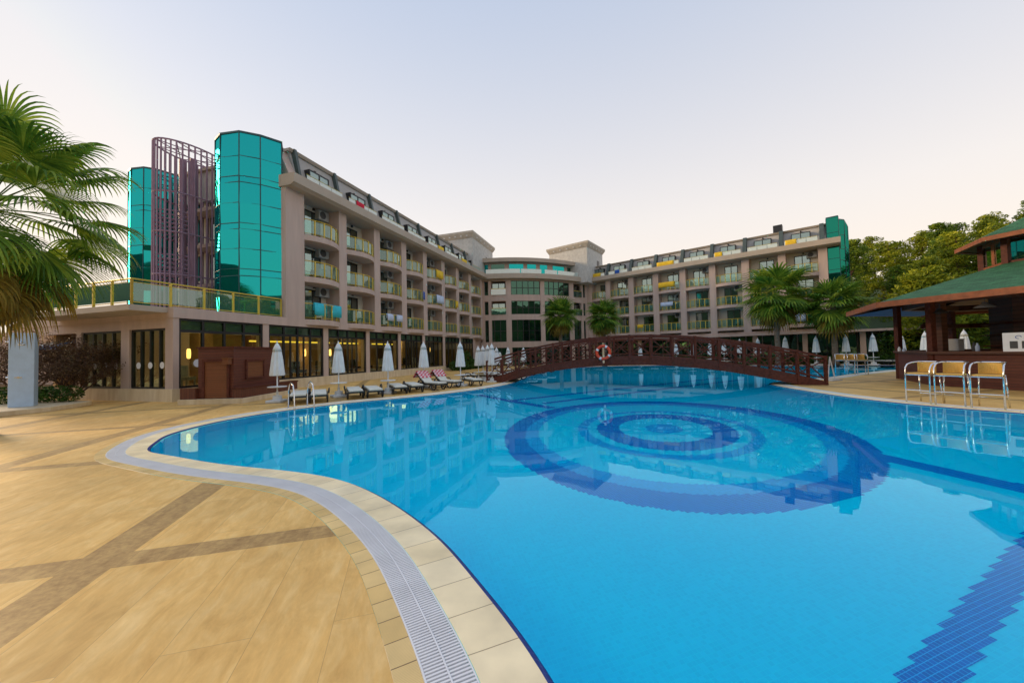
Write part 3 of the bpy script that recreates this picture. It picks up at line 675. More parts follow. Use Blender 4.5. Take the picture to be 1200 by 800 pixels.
# attic storey with slanting grey panels, dark fins, windows and frosted parapet glass
def attic(fr, PP, u0, u1):
    ZR = 13.72 if fr is WL else 13.4
    hp('attic_wall', MB().extr([(.3, 11.8), (.82, ZR), (10.5, ZR), (10.5, 11.8)], u0, u1), M['roofgrey'], fr)
    hp('roof', MB().extr([(.72, ZR + .004), (.62, ZR + .17), (10.6, ZR + .17), (10.6, ZR + .004)], u0 - .15, u1 + .1), M['cornice'], fr)
    fw = .09 if fr is WL else .17
    for i, (a, b) in enumerate(PP):
        c_ = (a + b) / 2
        if c_ < u0: c_ = u0 + .2
        if i == 0 and fr is WR: continue
        o_ = hp('attic_fin', MB().extr([((.1 if fr is WL else -.3), 11.802), (.58 if fr is WL else .45, ZR + .21), (.9, ZR + .21), (.9, 11.802)], c_ - fw, c_ + fw), M['fin'], fr)
    for i in range(8):
        a, b = PP[i][1], PP[i + 1][0]; mid = (a + b) / 2
        # window: frame boxed out of the slanting wall
        w_ = 1.55; f = MB(); t = .07; z0, z1 = 11.95, 13.0; y = .2
        for (q0, q1, r0_, r1_) in ((-w_ / 2, w_ / 2, z0, z0 + t), (-w_ / 2, w_ / 2, z1 - t, z1)): f.box(q0, q1, y, 1.3, r0_, r1_)
        for q in (-w_ / 2, -t / 2, w_ / 2 - t): f.box(q, q + t, y, 1.3, z0 + t, z1 - t)
        wo = hp('attic_window', f, M['frame'], fr, mid)
        g = MB(); g.add([(-w_ / 2 + t, y + .03, z0 + t), (w_ / 2 - t, y + .03, z0 + t), (w_ / 2 - t, y + .03, z1 - t), (-w_ / 2 + t, y + .03, z1 - t)], [(0, 1, 2, 3)])
        hp('pane', g, M['pane_room'], parent=wo)
        g = MB(); g.add([(-w_ / 2 + t, y + .08, z0 + t), (w_ / 2 - t, y + .08, z0 + t), (w_ / 2 - t, y + .08, z1 - t), (-w_ / 2 + t, y + .08, z1 - t)], [(0, 1, 2, 3)])
        hp('curtain', g, M['curtain'], parent=wo)
        hp('wall_lamp', MB().box(-.06, .06, .52, .9, 13.15, 13.27), M['frame'], fr, mid)
        pl_, pr_ = a - .05, b + .05
        p = MB(); 
        for q in range(3):
            x0 = pl_ + (pr_ - pl_) * q / 3 + .02; x1 = pl_ + (pr_ - pl_) * (q + 1) / 3 - .02; p.box(x0, x1, -.26, -.24, 11.84, 12.28)
        po = hp('parapet_glass', p, M['frost'], fr)
        r_ = MB().tube([(pl_, -.25, 12.31), (pr_, -.25, 12.31)], .02, 5)
        hp('parapet_rail', r_, M['gold'], parent=po)
attic(WL, PL, 6.3, 34.3); attic(WR, PR, -.2, 25.4)
hp('gable', MB().extr([(.1, 11.8), (1.2, 14.0), (4, 14.0), (4, 11.8)], 5.75, 6.3), M['wall'], WL)
hp('roof_duct', MB().box(20.9, 21.7, 2, 2.8, 13.9, 14.7), M['frame'], WR)
# glass towers
def tower(pts, z0, z1, fr, lines, name='glass_tower', mat='tower', cr=.05):
    q = [(u, -n) for u, n in pts]
    g = MB(); zz = [z0] + sorted(lines) + [z1]; rt_ = random.Random(3)
    for i in range(len(q)):
        a, b = q[i], q[(i + 1) % len(q)]; L0_ = math.hypot(b[0] - a[0], b[1] - a[1]); ox, oy = (b[1] - a[1]) / L0_, -(b[0] - a[0]) / L0_
        for za, zb in zip(zz, zz[1:]):
            if zb - za < .01: continue
            t1, t2 = rt_.uniform(-.012, .012) * L0_, rt_.uniform(-.012, .012)
            g.add([(a[0] + ox * (t1 + t2), a[1] + oy * (t1 + t2), za), (b[0] - ox * (t1 - t2), b[1] - oy * (t1 - t2), za), (b[0] - ox * (t1 + t2), b[1] - oy * (t1 + t2), zb), (a[0] + ox * (t1 - t2), a[1] + oy * (t1 - t2), zb)], [(0, 1, 2, 3)])
    cenq = (sum(a for a, b in q) / len(q), sum(b for a, b in q) / len(q))
    g.prism([(cenq[0] + (a - cenq[0]) * .97, cenq[1] + (b - cenq[1]) * .97) for a, b in q], z0, z1)
    o_ = hp(name, g, M[mat], fr)
    mm = MB()
    for u, y in q: mm.tube([(u, y, z0), (u, y, z1 + .02)], cr * .6, 5)
    cen = (sum(a for a, b in q) / len(q), sum(b for a, b in q) / len(q))
    for z in lines:
        s = [(cen[0] + (a - cen[0]) * 1.006, cen[1] + (b - cen[1]) * 1.006) for a, b in q]
        mm.prism(s, z - .02, z + .02)
    s = [(cen[0] + (a - cen[0]) * 1.02, cen[1] + (b - cen[1]) * 1.02) for a, b in q]; mm.prism(s, z1, z1 + .10)
    hp('tower_mullion', mm, M['mullion'], parent=o_); return o_
LN = [12.4, 11.33, 11.0, 9.9, 8.83, 8.5, 7.46, 6.4, 6.04, 4.98]
tower([(5.33, -.3), (4.45, -.78), (3.8, -1.46), (3.64, -2.6), (3.94, -3.42), (5.6, -4.1), (6.5, -3.4), (6.3, -1.3)], 3.9, 13.62, WL, LN)
tower([(6.6, -9.7), (5.01, -10.11), (4.58, -10.52), (4.43, -11.43), (4.58, -11.97), (6.6, -12.4)], 3.9, 13.62, WL, LN)
# right tower beyond the end of the right wing
M['tower_dark_refl'] = M['tower'].copy(); M['tower_dark_refl'].node_tree.nodes['Glossy BSDF'].inputs['Color'].default_value = (.02, .26, .19, 1)  # same glass as the other towers; dark reflections are put into its colour
M['tower_dark_refl'].node_tree.nodes['Diffuse BSDF'].inputs[0].default_value = (.004, .07, .05, 1)
rt = [G(960, 258, 14.0), G(978, 256.4, 14.0), G(989, 257.6, 14.0)]
def inr(p): d = p - WR.o; return (d.dot(WR.u), d.dot(WR.n))
ru = [inr(p) for p in rt]
tower([(25.3, -.4), (26.2, -.35), ru[1], (ru[2][0], ru[2][1]), (ru[2][0] + .3, ru[2][1] - 3), (25.3, -6)], 3.0, 13.95, WR, [l + .1 for l in LN], mat='tower_dark_refl')
# end wall of the left wing, behind the stair cage
hp('end_wall', MB().box(6.62, 7.6, 1.5, 12, 3.9, 13.25), M['wall'], WL)
for z in (4.3, 6.8, 9.3, 11.2):
    for y in (7.35, 9.0):
        f = MB().box(6.56, 6.62, y - .35, y + .35, z, z + 1.6); wo = hp('end_window', f, M['frame'], WL)
        g = MB().box(6.54, 6.56, y - .28, y + .28, z + .07, z + 1.53); hp('pane', g, M['pane_room'], parent=wo)
for z in (6.3, 8.75, 11.0): hp('landing_slab', MB().box(5.6, 6.62, 5.4, 9.4, z - .2, z), M['wall'], WL)
# purple stair cage
cg = MB(); ecx, ecy, ea, eb, zt = 5.2, 7.1, 1.95, 1.15, 14.1
def ell(t, k=1): return (ecx + ea * k * math.cos(t), ecy + eb * k * math.sin(t))
NB = 40
for k in range(NB):
    x, y = ell(2 * math.pi * k / NB); cg.tube([(x, y, 3.9), (x, y, zt)], .045, 5)
cage = hp('stair_cage', cg, M['purple'], WL)
for z in (zt, 11.15, 8.9, 6.5): hp('cage_ring', MB().tube([(*ell(2 * math.pi * k / 32), z) for k in range(32)], .05, 5, closed=True), M['purple'], parent=cage)
for zb in (10.1, 7.6):
    for q in range(6): hp('cage_louvre', MB().tube([(*ell(R(100 + a * 18), .97), zb - q * .24) for a in range(9)], .04, 4), M['purple'], parent=cage)
brc = MB()
for t in range(0, 360, 45): brc.bar((*ell(R(t)), zt - .02), (*ell(R(t + 135)), zt - .02), .04, .04)
hp('cage_brace', brc, M['purple'], parent=cage)
for (x, y) in ((4.5, 6.9), (4.7, 6.3)): hp('cage_column', MB().tube([(x, y, 3.9), (x, y, 13.45)], .17, 12), M['purple'], parent=cage)
# ground floor: terrace slab and glazed lounge
hp('terrace_slab', MB().box(-.02, 34.2, -.02, 11.5, 3.45, 3.895), M['wall'], WL)
hp('terrace_slab', MB().box(-1.3, -.02, .3, 7.8, 3.66, 3.885), M['cornice'], WL)
hp('side_wall', MB().box(0.021, .3, .501, 1.0, 0, .5), M['wall'], WL)
PG = [(0, .22), (3.97, 4.3), (7.95, 8.33), (11.85, 12.22), (15.72, 16.09), (19.46, 19.9), (23.36, 23.82), (27.2, 27.6), (31.0, 31.6)]
for a, b in PG: hp('lounge_pillar', MB().box(a, b, .03, .5, .52, 3.45), M['wall'], WL)
hp('plinth', MB().box(0, 23.8, -.04, .5, 0, .52), M['plinth'], WL)
hp('plinth', MB().box(23.8, 31.6, .04, .5, 0, .3), M['plinth'], WL)
for i in range(8):
    a, b = PG[i][1], PG[i + 1][0]; z0 = .52 if i < 6 else .3; w_ = b - a; f = MB(); t = .09
    f.box(a, b, .08, .18, z0, z0 + t); f.box(a, b, .08, .18, 3.36, 3.45); f.box(a + t, b - t, .08, .18, 2.86, 2.98)
    nn = 4
    for k in range(nn + 1):
        x = a + (w_ - t) * k / nn; f.box(x, x + t, .075, .185, z0 + t, 3.36)
    if i in (1, 2, 4):
        for k in (1.5, 2.5): x = a + (w_ - t) * k / nn; f.box(x, x + .06, .085, .175, z0 + t, 2.86)
    wo = hp('lounge_window', f, M['frame'], WL)
    g = MB(); g.add([(a, .13, z0), (b, .13, z0), (b, .13, 3.45), (a, .13, 3.45)], [(0, 1, 2, 3)]); hp('pane', g, M['pane'], parent=wo)
    bl = MB(); bl.add([(a, .2, 2.98), (b, .2, 2.98), (b, .2, 3.4), (a, .2, 3.4)], [(0, 1, 2, 3)]); hp('roller_blind', bl, M['blind'], parent=wo)
hp('end_wall', MB().box(31.61, 36, .6, 1.0, 0, 3.9), M['wall'], WL)
hp('rear_wall', MB().box(-8, 16, 56, 57, 0, 12), M['wall'])
# lounge interior
hp('lounge_floor', MB().box(.3, 31.6, .5, 9, .3, .5), M['innerfloor'], WL)
hp('lounge_wall', MB().box(.3, 31.6, 8.9, 9.1, .5, 3.45), M['inner'], WL)
hp('lounge_wall', MB().box(31.4, 31.6, .5, 8.9, .0, 3.45), M['inner'], WL)
hp('lounge_ceiling', MB().box(.3, 31.4, .5, 8.9, 3.41, 3.448), M['recess'], WL)
for k, (u, y) in enumerate(((3.2, 3.5), (6.6, 4.2), (9.0, 3.0), (13.8, 4.0), (14.6, 2.6), (18.2, 3.2), (21.6, 3.6), (26.0, 3.0))):
    hp('lounge_column', MB().box(u, u + .7, y, y + .7, .5, 3.41), M['innerdark'] if k % 2 else M['inner'], WL)
EM = emat('warm_lamp_glow', (1.0, .50, .12), 2.6); EY = emat('yellow_cove_light', (1.0, .60, .05), 1.1)
for u0_, u1_ in ((5.6, 11.6), (12.4, 15.4), (16.4, 19.2)): hp('cove_light', MB().box(u0_, u1_, 3.0, 3.12, 2.66, 2.75), EY, WL)
for u, y, z in ((2.05, 2.4, 2.0), (9.1, 2.7, 2.0), (11.3, 2.7, 2.0), (24.1, 2.0, 2.2)):
    hp('wall_sconce', MB().lathe([(.04, -.24), (.075, -.2), (.085, 0), (.075, .2), (.04, .24)], 12, (0, 0, 0)), EM, WL, u, y, z, smooth=True)
    ld = bpy.data.lights.new('sconce_light', 'POINT'); ld.energy = 22; ld.color = (1, .6, .25); ld.shadow_soft_size = .6
    lo = bpy.data.objects.new('sconce_light', ld); COL.objects.link(lo); lo.location = WL.p(u, y - .35, z)
for u, y in ((6, 3.5), (14, 4), (21, 4)):
    ld = bpy.data.lights.new('lounge_light', 'POINT'); ld.energy = 90; ld.color = (1, .70, .30); ld.shadow_soft_size = 1.0
    lo = bpy.data.objects.new('lounge_light', ld); COL.objects.link(lo); lo.location = WL.p(u, y, 2.9)
# lounge furniture silhouettes: seats seen through the panes belong to the room
for k in range(14):
    u = 1.2 + k * 1.6 + random.uniform(-.2, .2); y = 1.1 + random.uniform(0, .7)
    f = MB().box(-.3, .3, -.3, .3, .3, .45).box(-.3, .3, .22, .32, .45, .95)
    for sx in (-.26, .26):
        for sy in (-.26, .26): f.box(sx - .03, sx + .03, sy - .03, sy + .03, 0, .3)
    hp('lounge_seat', f, M['innerdark'] if k % 3 else M['curtain'], WL, u, y, .5)
# left side of the lounge
sw = MB()
LS = 6.0
for a, b in ((0.3, .38), (2.83, 3.4), (6.26, 6.65)): sw.box(.02, .28, a, b, 0.52, 3.05)
sw.box(.02, .28, .3, 12, 3.05, 3.45)
hp('side_wall', sw, M['wall'], WL)
hp('plinth', MB().box(-.06, .3, -.035, 6.70, 0, .517), M['plinth'], WL)
for a, b in ((.38, 2.83), (3.4, 6.26)):
    f = MB(); t = .07
    f.box(.1, .2, a, b, .52, .59); f.box(.1, .2, a, b, 2.97, 3.05)
    for k in range(5): y = a + (b - a - t) * k / 4; f.box(.09, .21, y, y + t, .59, 2.97)
    wo = hp('side_window', f, M['frame'], WL); g = MB(); g.add([(.15, b, .55), (.15, a, .55), (.15, a, 3.0), (.15, b, 3.0)], [(0, 1, 2, 3)]); hp('pane', g, M['pane'], parent=wo)
    for k in range(3):
        st_ = MB().lathe([(.14, 0), (.14, .004)], 20); st_.v = [Vector((.085 - v.z, a + .45 + k * .75 + v.x, 1.5 + v.y)) for v in st_.v]; hp('glass_sticker', st_, M['white'], parent=wo)
for u in (.95,):
    st_ = MB().lathe([(.17, 0), (.17, .004)], 24); st_.v = [Vector((v.x, -v.z, v.y)) for v in st_.v]; hp('glass_sticker', st_, M['white'], WL, u, .07, 1.55)
# low side building to the far left
hp('annex_wall', MB().box(1.0, 6, 6.7, 20, 0, 3.45), M['wall'], WL)
hp('annex_plinth', MB().box(.9, 1.0, 6.71, 20, 0, .6), M['innerdark'], WL)
# yellow railing round the terrace
def fence_rail(pts3, step):
    r_ = MB(); g = MB()
    for a, b in zip(pts3, pts3[1:]):
        a = Vector(a); b = Vector(b); n = max(1, round((b - a).length / step))
        for k in range(n + 1):
            p = a.lerp(b, k / n); r_.box(p.x - .035, p.x + .035, p.y - .035, p.y + .035, p.z, p.z + 1.0)
        r_.tube([a + Vector((0, 0, 1.0)), b + Vector((0, 0, 1.0))], .035, 6); r_.tube([a + Vector((0, 0, .1)), b + Vector((0, 0, .1))], .02, 5); r_.tube([a + Vector((0, 0, .88)), b + Vector((0, 0, .88))], .015, 5)
        g.add([a + Vector((0, 0, .14)), b + Vector((0, 0, .14)), b + Vector((0, 0, .86)), a + Vector((0, 0, .86))], [(0, 1, 2, 3)])
    return r_, g
r_, g_ = fence_rail([(5.2, .25, 3.89), (-1.15, .42, 3.89), (-1.15, 7.5, 3.89)], 1.18)
ro = hp('terrace_railing', r_, M['gold'], WL); hp('glass_panel', g_, M['railglass'], parent=ro)
# curved centre block
def wallY(x): return 47.41 + .0461 * x + .03667 * x * x + .7
def cpt(px, off=0.0):
    d = fwd + rgt * ((px - 600) / F) + upv * ((400 - 360) / F); k = d.x / d.y
    X = 0
    for _ in range(40): X = k * wallY(X)
    sl_ = .0461 + 2 * .03667 * X; nn = Vector((sl_, -1, 0)).normalized()
    return Vector((X, wallY(X), 0)) + nn * off
def cstrip(name, p0, p1, z0, z1, mat, off=0.0, th=.4, parent=None, seg=None, bm_=None):
    n = seg or max(1, int(abs(p1 - p0) / 9)); mb = bm_ or MB()
    P = [cpt(p0 + (p1 - p0) * k / n, off) for k in range(n + 1)]; Q = [cpt(p0 + (p1 - p0) * k / n, off - th) for k in range(n + 1)]
    mb.prism([(p.x, p.y) for p in P] + [(q.x, q.y) for q in reversed(Q)], z0, z1)
    if bm_: return
    return hp(name, mb, mat)
E0, E1 = 563, 690
cstrip('cornice', E0, E1 + 1, 11.16, 11.79, M['cornice'], .7, 2.0)
cstrip('floor_band', E0, E1, 8.35, 9.15, M['wall'], .0, .5); cstrip('floor_band', E0, E1, 5.9, 6.62, M['wall'], 0, .5); cstrip('floor_band', E0, E1, 2.35, 3.1, M['wall'], 0, .5)
cstrip('floor_band', E0, E1, 10.95, 11.158, M['wall'], 0, .5)
for a, b in ((565, 568), (572.5, 576), (593, 599.3), (633.5, 638.4), (667.5, 672.4), (681.3, 683.5), (686.2, 690)):
    cstrip('pillar', a, b, 0, 10.95, M['wall'], .03, .5, seg=1)
def cglass(a, b, z0, z1, rows=2, cols=4, mat='pane_dark'):
    f = MB()
    for k in range(cols + 1):
        x = a + (b - a) * k / cols; p = cpt(x, -.14); f.box(p.x - .04, p.x + .04, p.y - .04, p.y + .04, z0, z1)
    for k in range(rows + 1):
        z = z0 + (z1 - z0) * k / rows; cstrip('x', a, b, z - .035, z + .035, None, -.1, .08, bm_=f)
    wo = hp('centre_window', f, M['frame']); g = MB(); n = max(2, cols)
    P = [cpt(a + (b - a) * k / n, -.15) for k in range(n + 1)]
    for p, q in zip(P, P[1:]): g.add([(p.x, p.y, z0), (q.x, q.y, z0), (q.x, q.y, z1), (p.x, p.y, z1)], [(0, 1, 2, 3)])
    hp('pane', g, M[mat], parent=wo)
cstrip('back_wall', E0, E1, 0, 11.16, M['room'], -1.3, .3)
for z0, z1 in ((9.15, 10.95), (6.62, 8.35)):
    cglass(568, 572.5, z0, z1 - .1, 1, 1); cglass(599.3, 633.5, z0, z1, 2, 5); cglass(638.4, 667.5, z0, z1, 2, 5); cglass(683.5, 686.2, z0, z1, 1, 1)
    for a, b in ((576, 593), (672.4, 681.3)):
        cglass(a + 1, b - 1, z0, z1 - .3, 1, 2, 'pane_room')
        w1 = MB(); cstrip('x', a, b, z0, z0 + .75, None, .12, .03, bm_=w1); hp('balcony_glass', w1, M['frost'] if z0 > 9 and a < 600 else M['railglass'])
        w1 = MB(); cstrip('x', a, b, z0 + .76, z0 + .82, None, .14, .06, bm_=w1); hp('balcony_rail', w1, M['gold'])
cglass(565, 593, 3.1, 5.9, 2, 4); cglass(599.3, 633.5, 3.1, 5.9, 2, 5); cglass(638.4, 667.5, 3.1, 5.9, 2, 5); cglass(672.4, 686.2, 3.1, 5.9, 2, 2)
cglass(568, 593, 0.1, 2.35, 1, 4); cglass(599.3, 633.5, .1, 2.35, 1, 5); cglass(638.4, 667.5, .1, 2.35, 1, 5); cglass(672.4, 686.2, .1, 2.35, 1, 2)
# attic of the centre with turquoise panes and flat curved roof
cstrip('attic_wall', E0, E1, 11.8, 13.5, M['wall'], -.9, .5)
for a, b, mt_ in ((566, 571, 'tower'), (598, 616, 'tower'), (621, 632, 'tower'), (637, 646, 'tower'), (653, 667, 'tower'), (575, 592, 'pane_dark'), (671, 681, 'pane_dark')):
    n = 3; g = MB(); P = [cpt(a + (b - a) * k / n, -.86) for k in range(n + 1)]
    for p, q in zip(P, P[1:]): g.add([(p.x, p.y, 11.9), (q.x, q.y, 11.9), (q.x, q.y, 13.3), (p.x, p.y, 13.3)], [(0, 1, 2, 3)])
    hp('attic_pane', g, M[mt_])
for a, b in ((571, 610), (611, 634), (638, 652), (653, 676)):
    w1 = MB(); cstrip('x', a, b, 11.82, 12.4, None, .4, .03, bm_=w1); hp('parapet_glass', w1, M['frost'])
cstrip('roof', 559, 692, 13.5, 14.0, M['cornice'], -.1, 4)
# the two roof boxes
def roofbox(pl, pc, pr, z):
    a, b, c = [Vector((p.x, p.y, 0)) for p in (pl, pc, pr)]; d = a + c - b; cen = (a + c) / 2
    q = [a, b, c, d]; wq = [cen + (p - cen) * .90 for p in q]
    o_ = hp('roof_box', MB().prism([(p.x, p.y) for p in wq], 11, z - .7), M['boxwall'])
    hp('box_roof', MB().prism([(p.x, p.y) for p in [cen + (p - cen) * .915 for p in q]], z - .7, z - .2, top=[(p.x, p.y) for p in q]).prism([(p.x, p.y) for p in q], z - .199, z + .05), M['boxroof'], parent=o_)
    sp = MB()
    for (e0, e1) in ((a, b), (b, c)):
        for k in range(1, 6):
            p = e0.lerp(e1, k / 6); p = cen + (p - cen) * .955; sp.lathe([(.12, z - .5), (.12, z - .42)], 10, (p.x, p.y, 0))
    hp('soffit_lamp', sp, M['white'], parent=o_)
    p0, p1 = wq[1].lerp(wq[2], .62), wq[1].lerp(wq[2], .75); nn = (wq[2] - wq[1]).normalized(); nn = Vector((nn.y, -nn.x, 0))
    f = MB().prism([(p0.x, p0.y), (p1.x, p1.y), ((p1 + nn * .05).x, (p1 + nn * .05).y), ((p0 + nn * .05).x, (p0 + nn * .05).y)], z - 2.8, z - 2.0); hp('box_window', f, M['frame'], parent=o_)
roofbox(G(512, 276, 16.5), G(554, 270, 16.5), G(580, 291, 16.5), 16.5)
roofbox(G(640, 293, 16.5), G(689, 281.6, 16.5), G(709, 293, 16.5), 16.5)
# right wing ground floor: thin canopy, glazing, pillars, and the low extension
hp('canopy', MB().box(-.7, 33, -.6, 1.5, 2.9, 3.1), M['wall'], WR)
hp('floor_slab', MB().box(-.7, 25.3, .02, 1.5, 3.1, 3.35), M['wall'], WR)
hp('extension_wall', MB().box(25.31, 33, 1.5, 9, 0, 2.9), M['recess'], WR)
for k in range(22):
    u = .2 + k * 1.5
    f = MB(); f.box(u, u + 1.42, .9, .98, .1, .18); f.box(u, u + 1.42, .9, .98, 2.8, 2.88)
    for x in (u, u + .7, u + 1.36): f.box(x, x + .06, .9, .98, .18, 2.8)
    wo = hp('ground_window', f, M['frame'], WR); g = MB(); g.add([(u, .94, .1), (u + 1.42, .94, .1), (u + 1.42, .94, 2.88), (u, .94, 2.88)], [(0, 1, 2, 3)]); hp('pane', g, M['pane_dark'], parent=wo)
for k in range(8): hp('ground_pillar', MB().box(2.1 + k * 4.2, 2.5 + k * 4.2, .1, .5, 0, 2.9), M['wall'], WR)
hp('doorway', MB().box(31.6, 31.9, 0, .85, 0, 2.9), M['recess'], WR)

# ---------------------------------------------------------------- towels and chairs on the balconies
def towel(fr, PP, bay, z, f0, f1, drop, col, label, y=-.48, cat='towel'):
    a, b = PP[bay][1], PP[bay + 1][0]; x0, x1 = a + (b - a) * f0, a + (b - a) * f1; w_ = x1 - x0
    if y is None:
        fm = (f0 + f1) / 2; y = -(.5 if fr is WL else .42) * math.sin(math.pi * fm) ** .8 + .1
    p = fr.p((x0 + x1) / 2, y, z); mb = MB(); n = 10; rows = [(0.05, -drop * .6), (.045, 0), (0, .035), (-.045, 0), (-.055, -drop * .5), (-.05, -drop)]
    for i in range(n + 1):
        for (yy, zz) in rows: mb.v.append(Vector((-w_ / 2 + w_ * i / n, yy + .014 * math.sin(i * 2.1) * (abs(zz) / drop), zz + .01 * math.sin(i * 1.3) * (abs(zz) / drop))))
    k = len(rows)
    for i in range(n):
        for j in range(k - 1): mb.f.append((i * k + j, (i + 1) * k + j, (i + 1) * k + j + 1, i * k + j + 1)); mb.mi.append(0)
    o_ = mb.build('towel', M[col], None, org=p, rz=fr.rz, smooth=True)
    sm = o_.modifiers.new('thick', 'SOLIDIFY'); sm.thickness = .012
    return tag(o_, label, cat, 'cloths hung out on balcony rails')
RZ = .95
T_ = [(WL, PL, 0, 3.9 + RZ, .12, .48, .7, 'towel_cyan', 'cyan towel on the lowest balcony next to the glass tower, left one of the pair'),
 (WL, PL, 0, 3.9 + RZ, .55, .92, .7, 'towel_cyan', 'cyan towel on the lowest balcony next to the glass tower, right one of the pair'),
 (WL, PL, 2, 3.9 + RZ, .12, .45, .5, 'towel_white', 'pale blue cloth on a lowest-floor balcony of the left wing, left of two'),
 (WL, PL, 2, 3.9 + RZ, .5, .8, .5, 'towel_white', 'pale blue cloth on a lowest-floor balcony of the left wing, right of two'),
 (WL, PL, 3, 6.4 + RZ, .74, .95, .7, 'towel_blue', 'deep blue towel on a middle-floor balcony of the left wing'),
 (WL, PL, 4, 6.4 + RZ, .35, .85, .75, 'towel_white', 'pale blue towel on a middle-floor balcony of the left wing, beside the deep blue one'),
 (WL, PL, 4, 8.85 + RZ, .35, .85, .75, 'towel_yellow', 'yellow towel on a top balcony row of the left wing'),
 (WL, PL, 5, 6.4 + RZ, .68, .95, .7, 'towel_yellow', 'narrow yellow towel on a middle-floor balcony of the left wing'),
 (WR, PR, 3, 8.85 + RZ, .05, .8, .6, 'towel_yellow', 'wide yellow towel on an upper balcony of the right wing'),
 (WR, PR, 3, 6.4 + RZ, .12, .7, .45, 'towel_white', 'pale blue towel on a right-wing balcony just below the wide yellow towel'),
 (WR, PR, 2, 3.9 + RZ, .2, .5, .4, 'towel_yellow', 'small yellow towel on a lowest right-wing balcony above the bridge'),
 (WR, PR, 7, 3.9 + RZ, .1, .55, .7, 'towel_white', 'pale blue towel on the end balcony between the two right palms'),
 (WR, PR, 6, 6.4 + RZ, .15, .4, .6, 'towel_yellow', 'yellow towel on a middle balcony beside the left edge of a palm crown')]
for a in T_: towel(*a, y=None)
ZP = 12.33
for a in [(WL, PL, 1, ZP, .22, .5, .75, 'towel_red', 'crimson towel on the attic rail of the left wing'),
 (WL, PL, 4, ZP, .6, 1.0, .6, 'towel_yellow', 'yellow towel on the left-wing attic rail, nearer of the two'),
 (WL, PL, 6, ZP, .1, .6, .6, 'towel_yellow', 'yellow towel on the left-wing attic rail, farther of the two'),
 (WR, PR, 0, ZP, .1, .75, .55, 'towel_yellow', 'yellow towel on the right-wing attic rail closest to the curved centre'),
 (WR, PR, 1, ZP, .35, .6, .6, 'towel_blue', 'blue towel on the attic rail of the right wing'),
 (WR, PR, 3, ZP, .0, .8, .6, 'towel_yellow', 'widest yellow towel along the attic rail of the right wing'),
 (WR, PR, 5, ZP, .02, .32, .6, 'towel_yellow', 'narrow yellow towel on the right-wing attic rail, fifth bay'),
 (WR, PR, 7, ZP, .02, .38, .6, 'towel_yellow', 'yellow towel on the last attic rail beside the dark green tower')]:
    towel(*a, y=-.25)
def plastic_chair(name='balcony_chair'):
    r_ = empty(name); s = MB().box(-.24, .24, -.22, .24, .42, .46).build('seat', M['tc'], r_, bevel=.01)
    b = MB().prism([(-.24, .22), (.24, .22), (.24, .26), (-.24, .26)], .46, .88, top=[(-.2, .30), (.2, .30), (.2, .34), (-.2, .34)]).build('backrest', M['tc'], r_)
    for x, y in ((-.2, -.18), (.2, -.18), (-.2, .2), (.2, .2)): MB().tube([(x, y, .42), (x * 1.15, y * 1.15, 0)], .022, 6).build('leg', M['tc'], r_)
    return r_
M['tc'] = pmat('teal_plastic', (.02, .16, .17), .4)
def copyt(o):
    c = o.copy(); COL.objects.link(c)
    for ch in CH[o]:
        d = ch.copy(); COL.objects.link(d); d.parent = c
        for g in CH.get(ch, []): e = g.copy(); COL.objects.link(e); e.parent = d
    return c
CH = {}
def reg(root):
    bpy.context.view_layer.update()
    CH[root] = list(root.children)
    for c in root.children: CH[c] = list(c.children)
    return root
bc = reg(plastic_chair()); first = True
words = ['lowest', 'middle', 'top']; nth = ['first', 'second', 'third', 'fourth', 'fifth', 'sixth', 'seventh', 'eighth']
for fr, PP, nm, lst in ((WL, PL, 'left', [(0, 1), (1, 0), (1, 2), (2, 0), (3, 0), (2, 1), (4, 1)]), (WR, PR, 'right', [(1, 2), (2, 1), (4, 1), (4, 2), (5, 0), (5, 1), (6, 2), (7, 2), (3, 0), (1, 1)])):
    for b, fl in lst:
        o_ = bc if first else copyt(bc); first = False
        o_.location = fr.p(PP[b][1] + 1.9, .35, ZF[fl]); o_.rotation_euler = (0, 0, fr.rz + random.uniform(-.6, .6))
        tag(o_, 'dark teal plastic chair on the %s balcony of the %s bay in the %s wing' % (words[fl], nth[b], nm), 'chair', 'plastic chairs on the balconies')

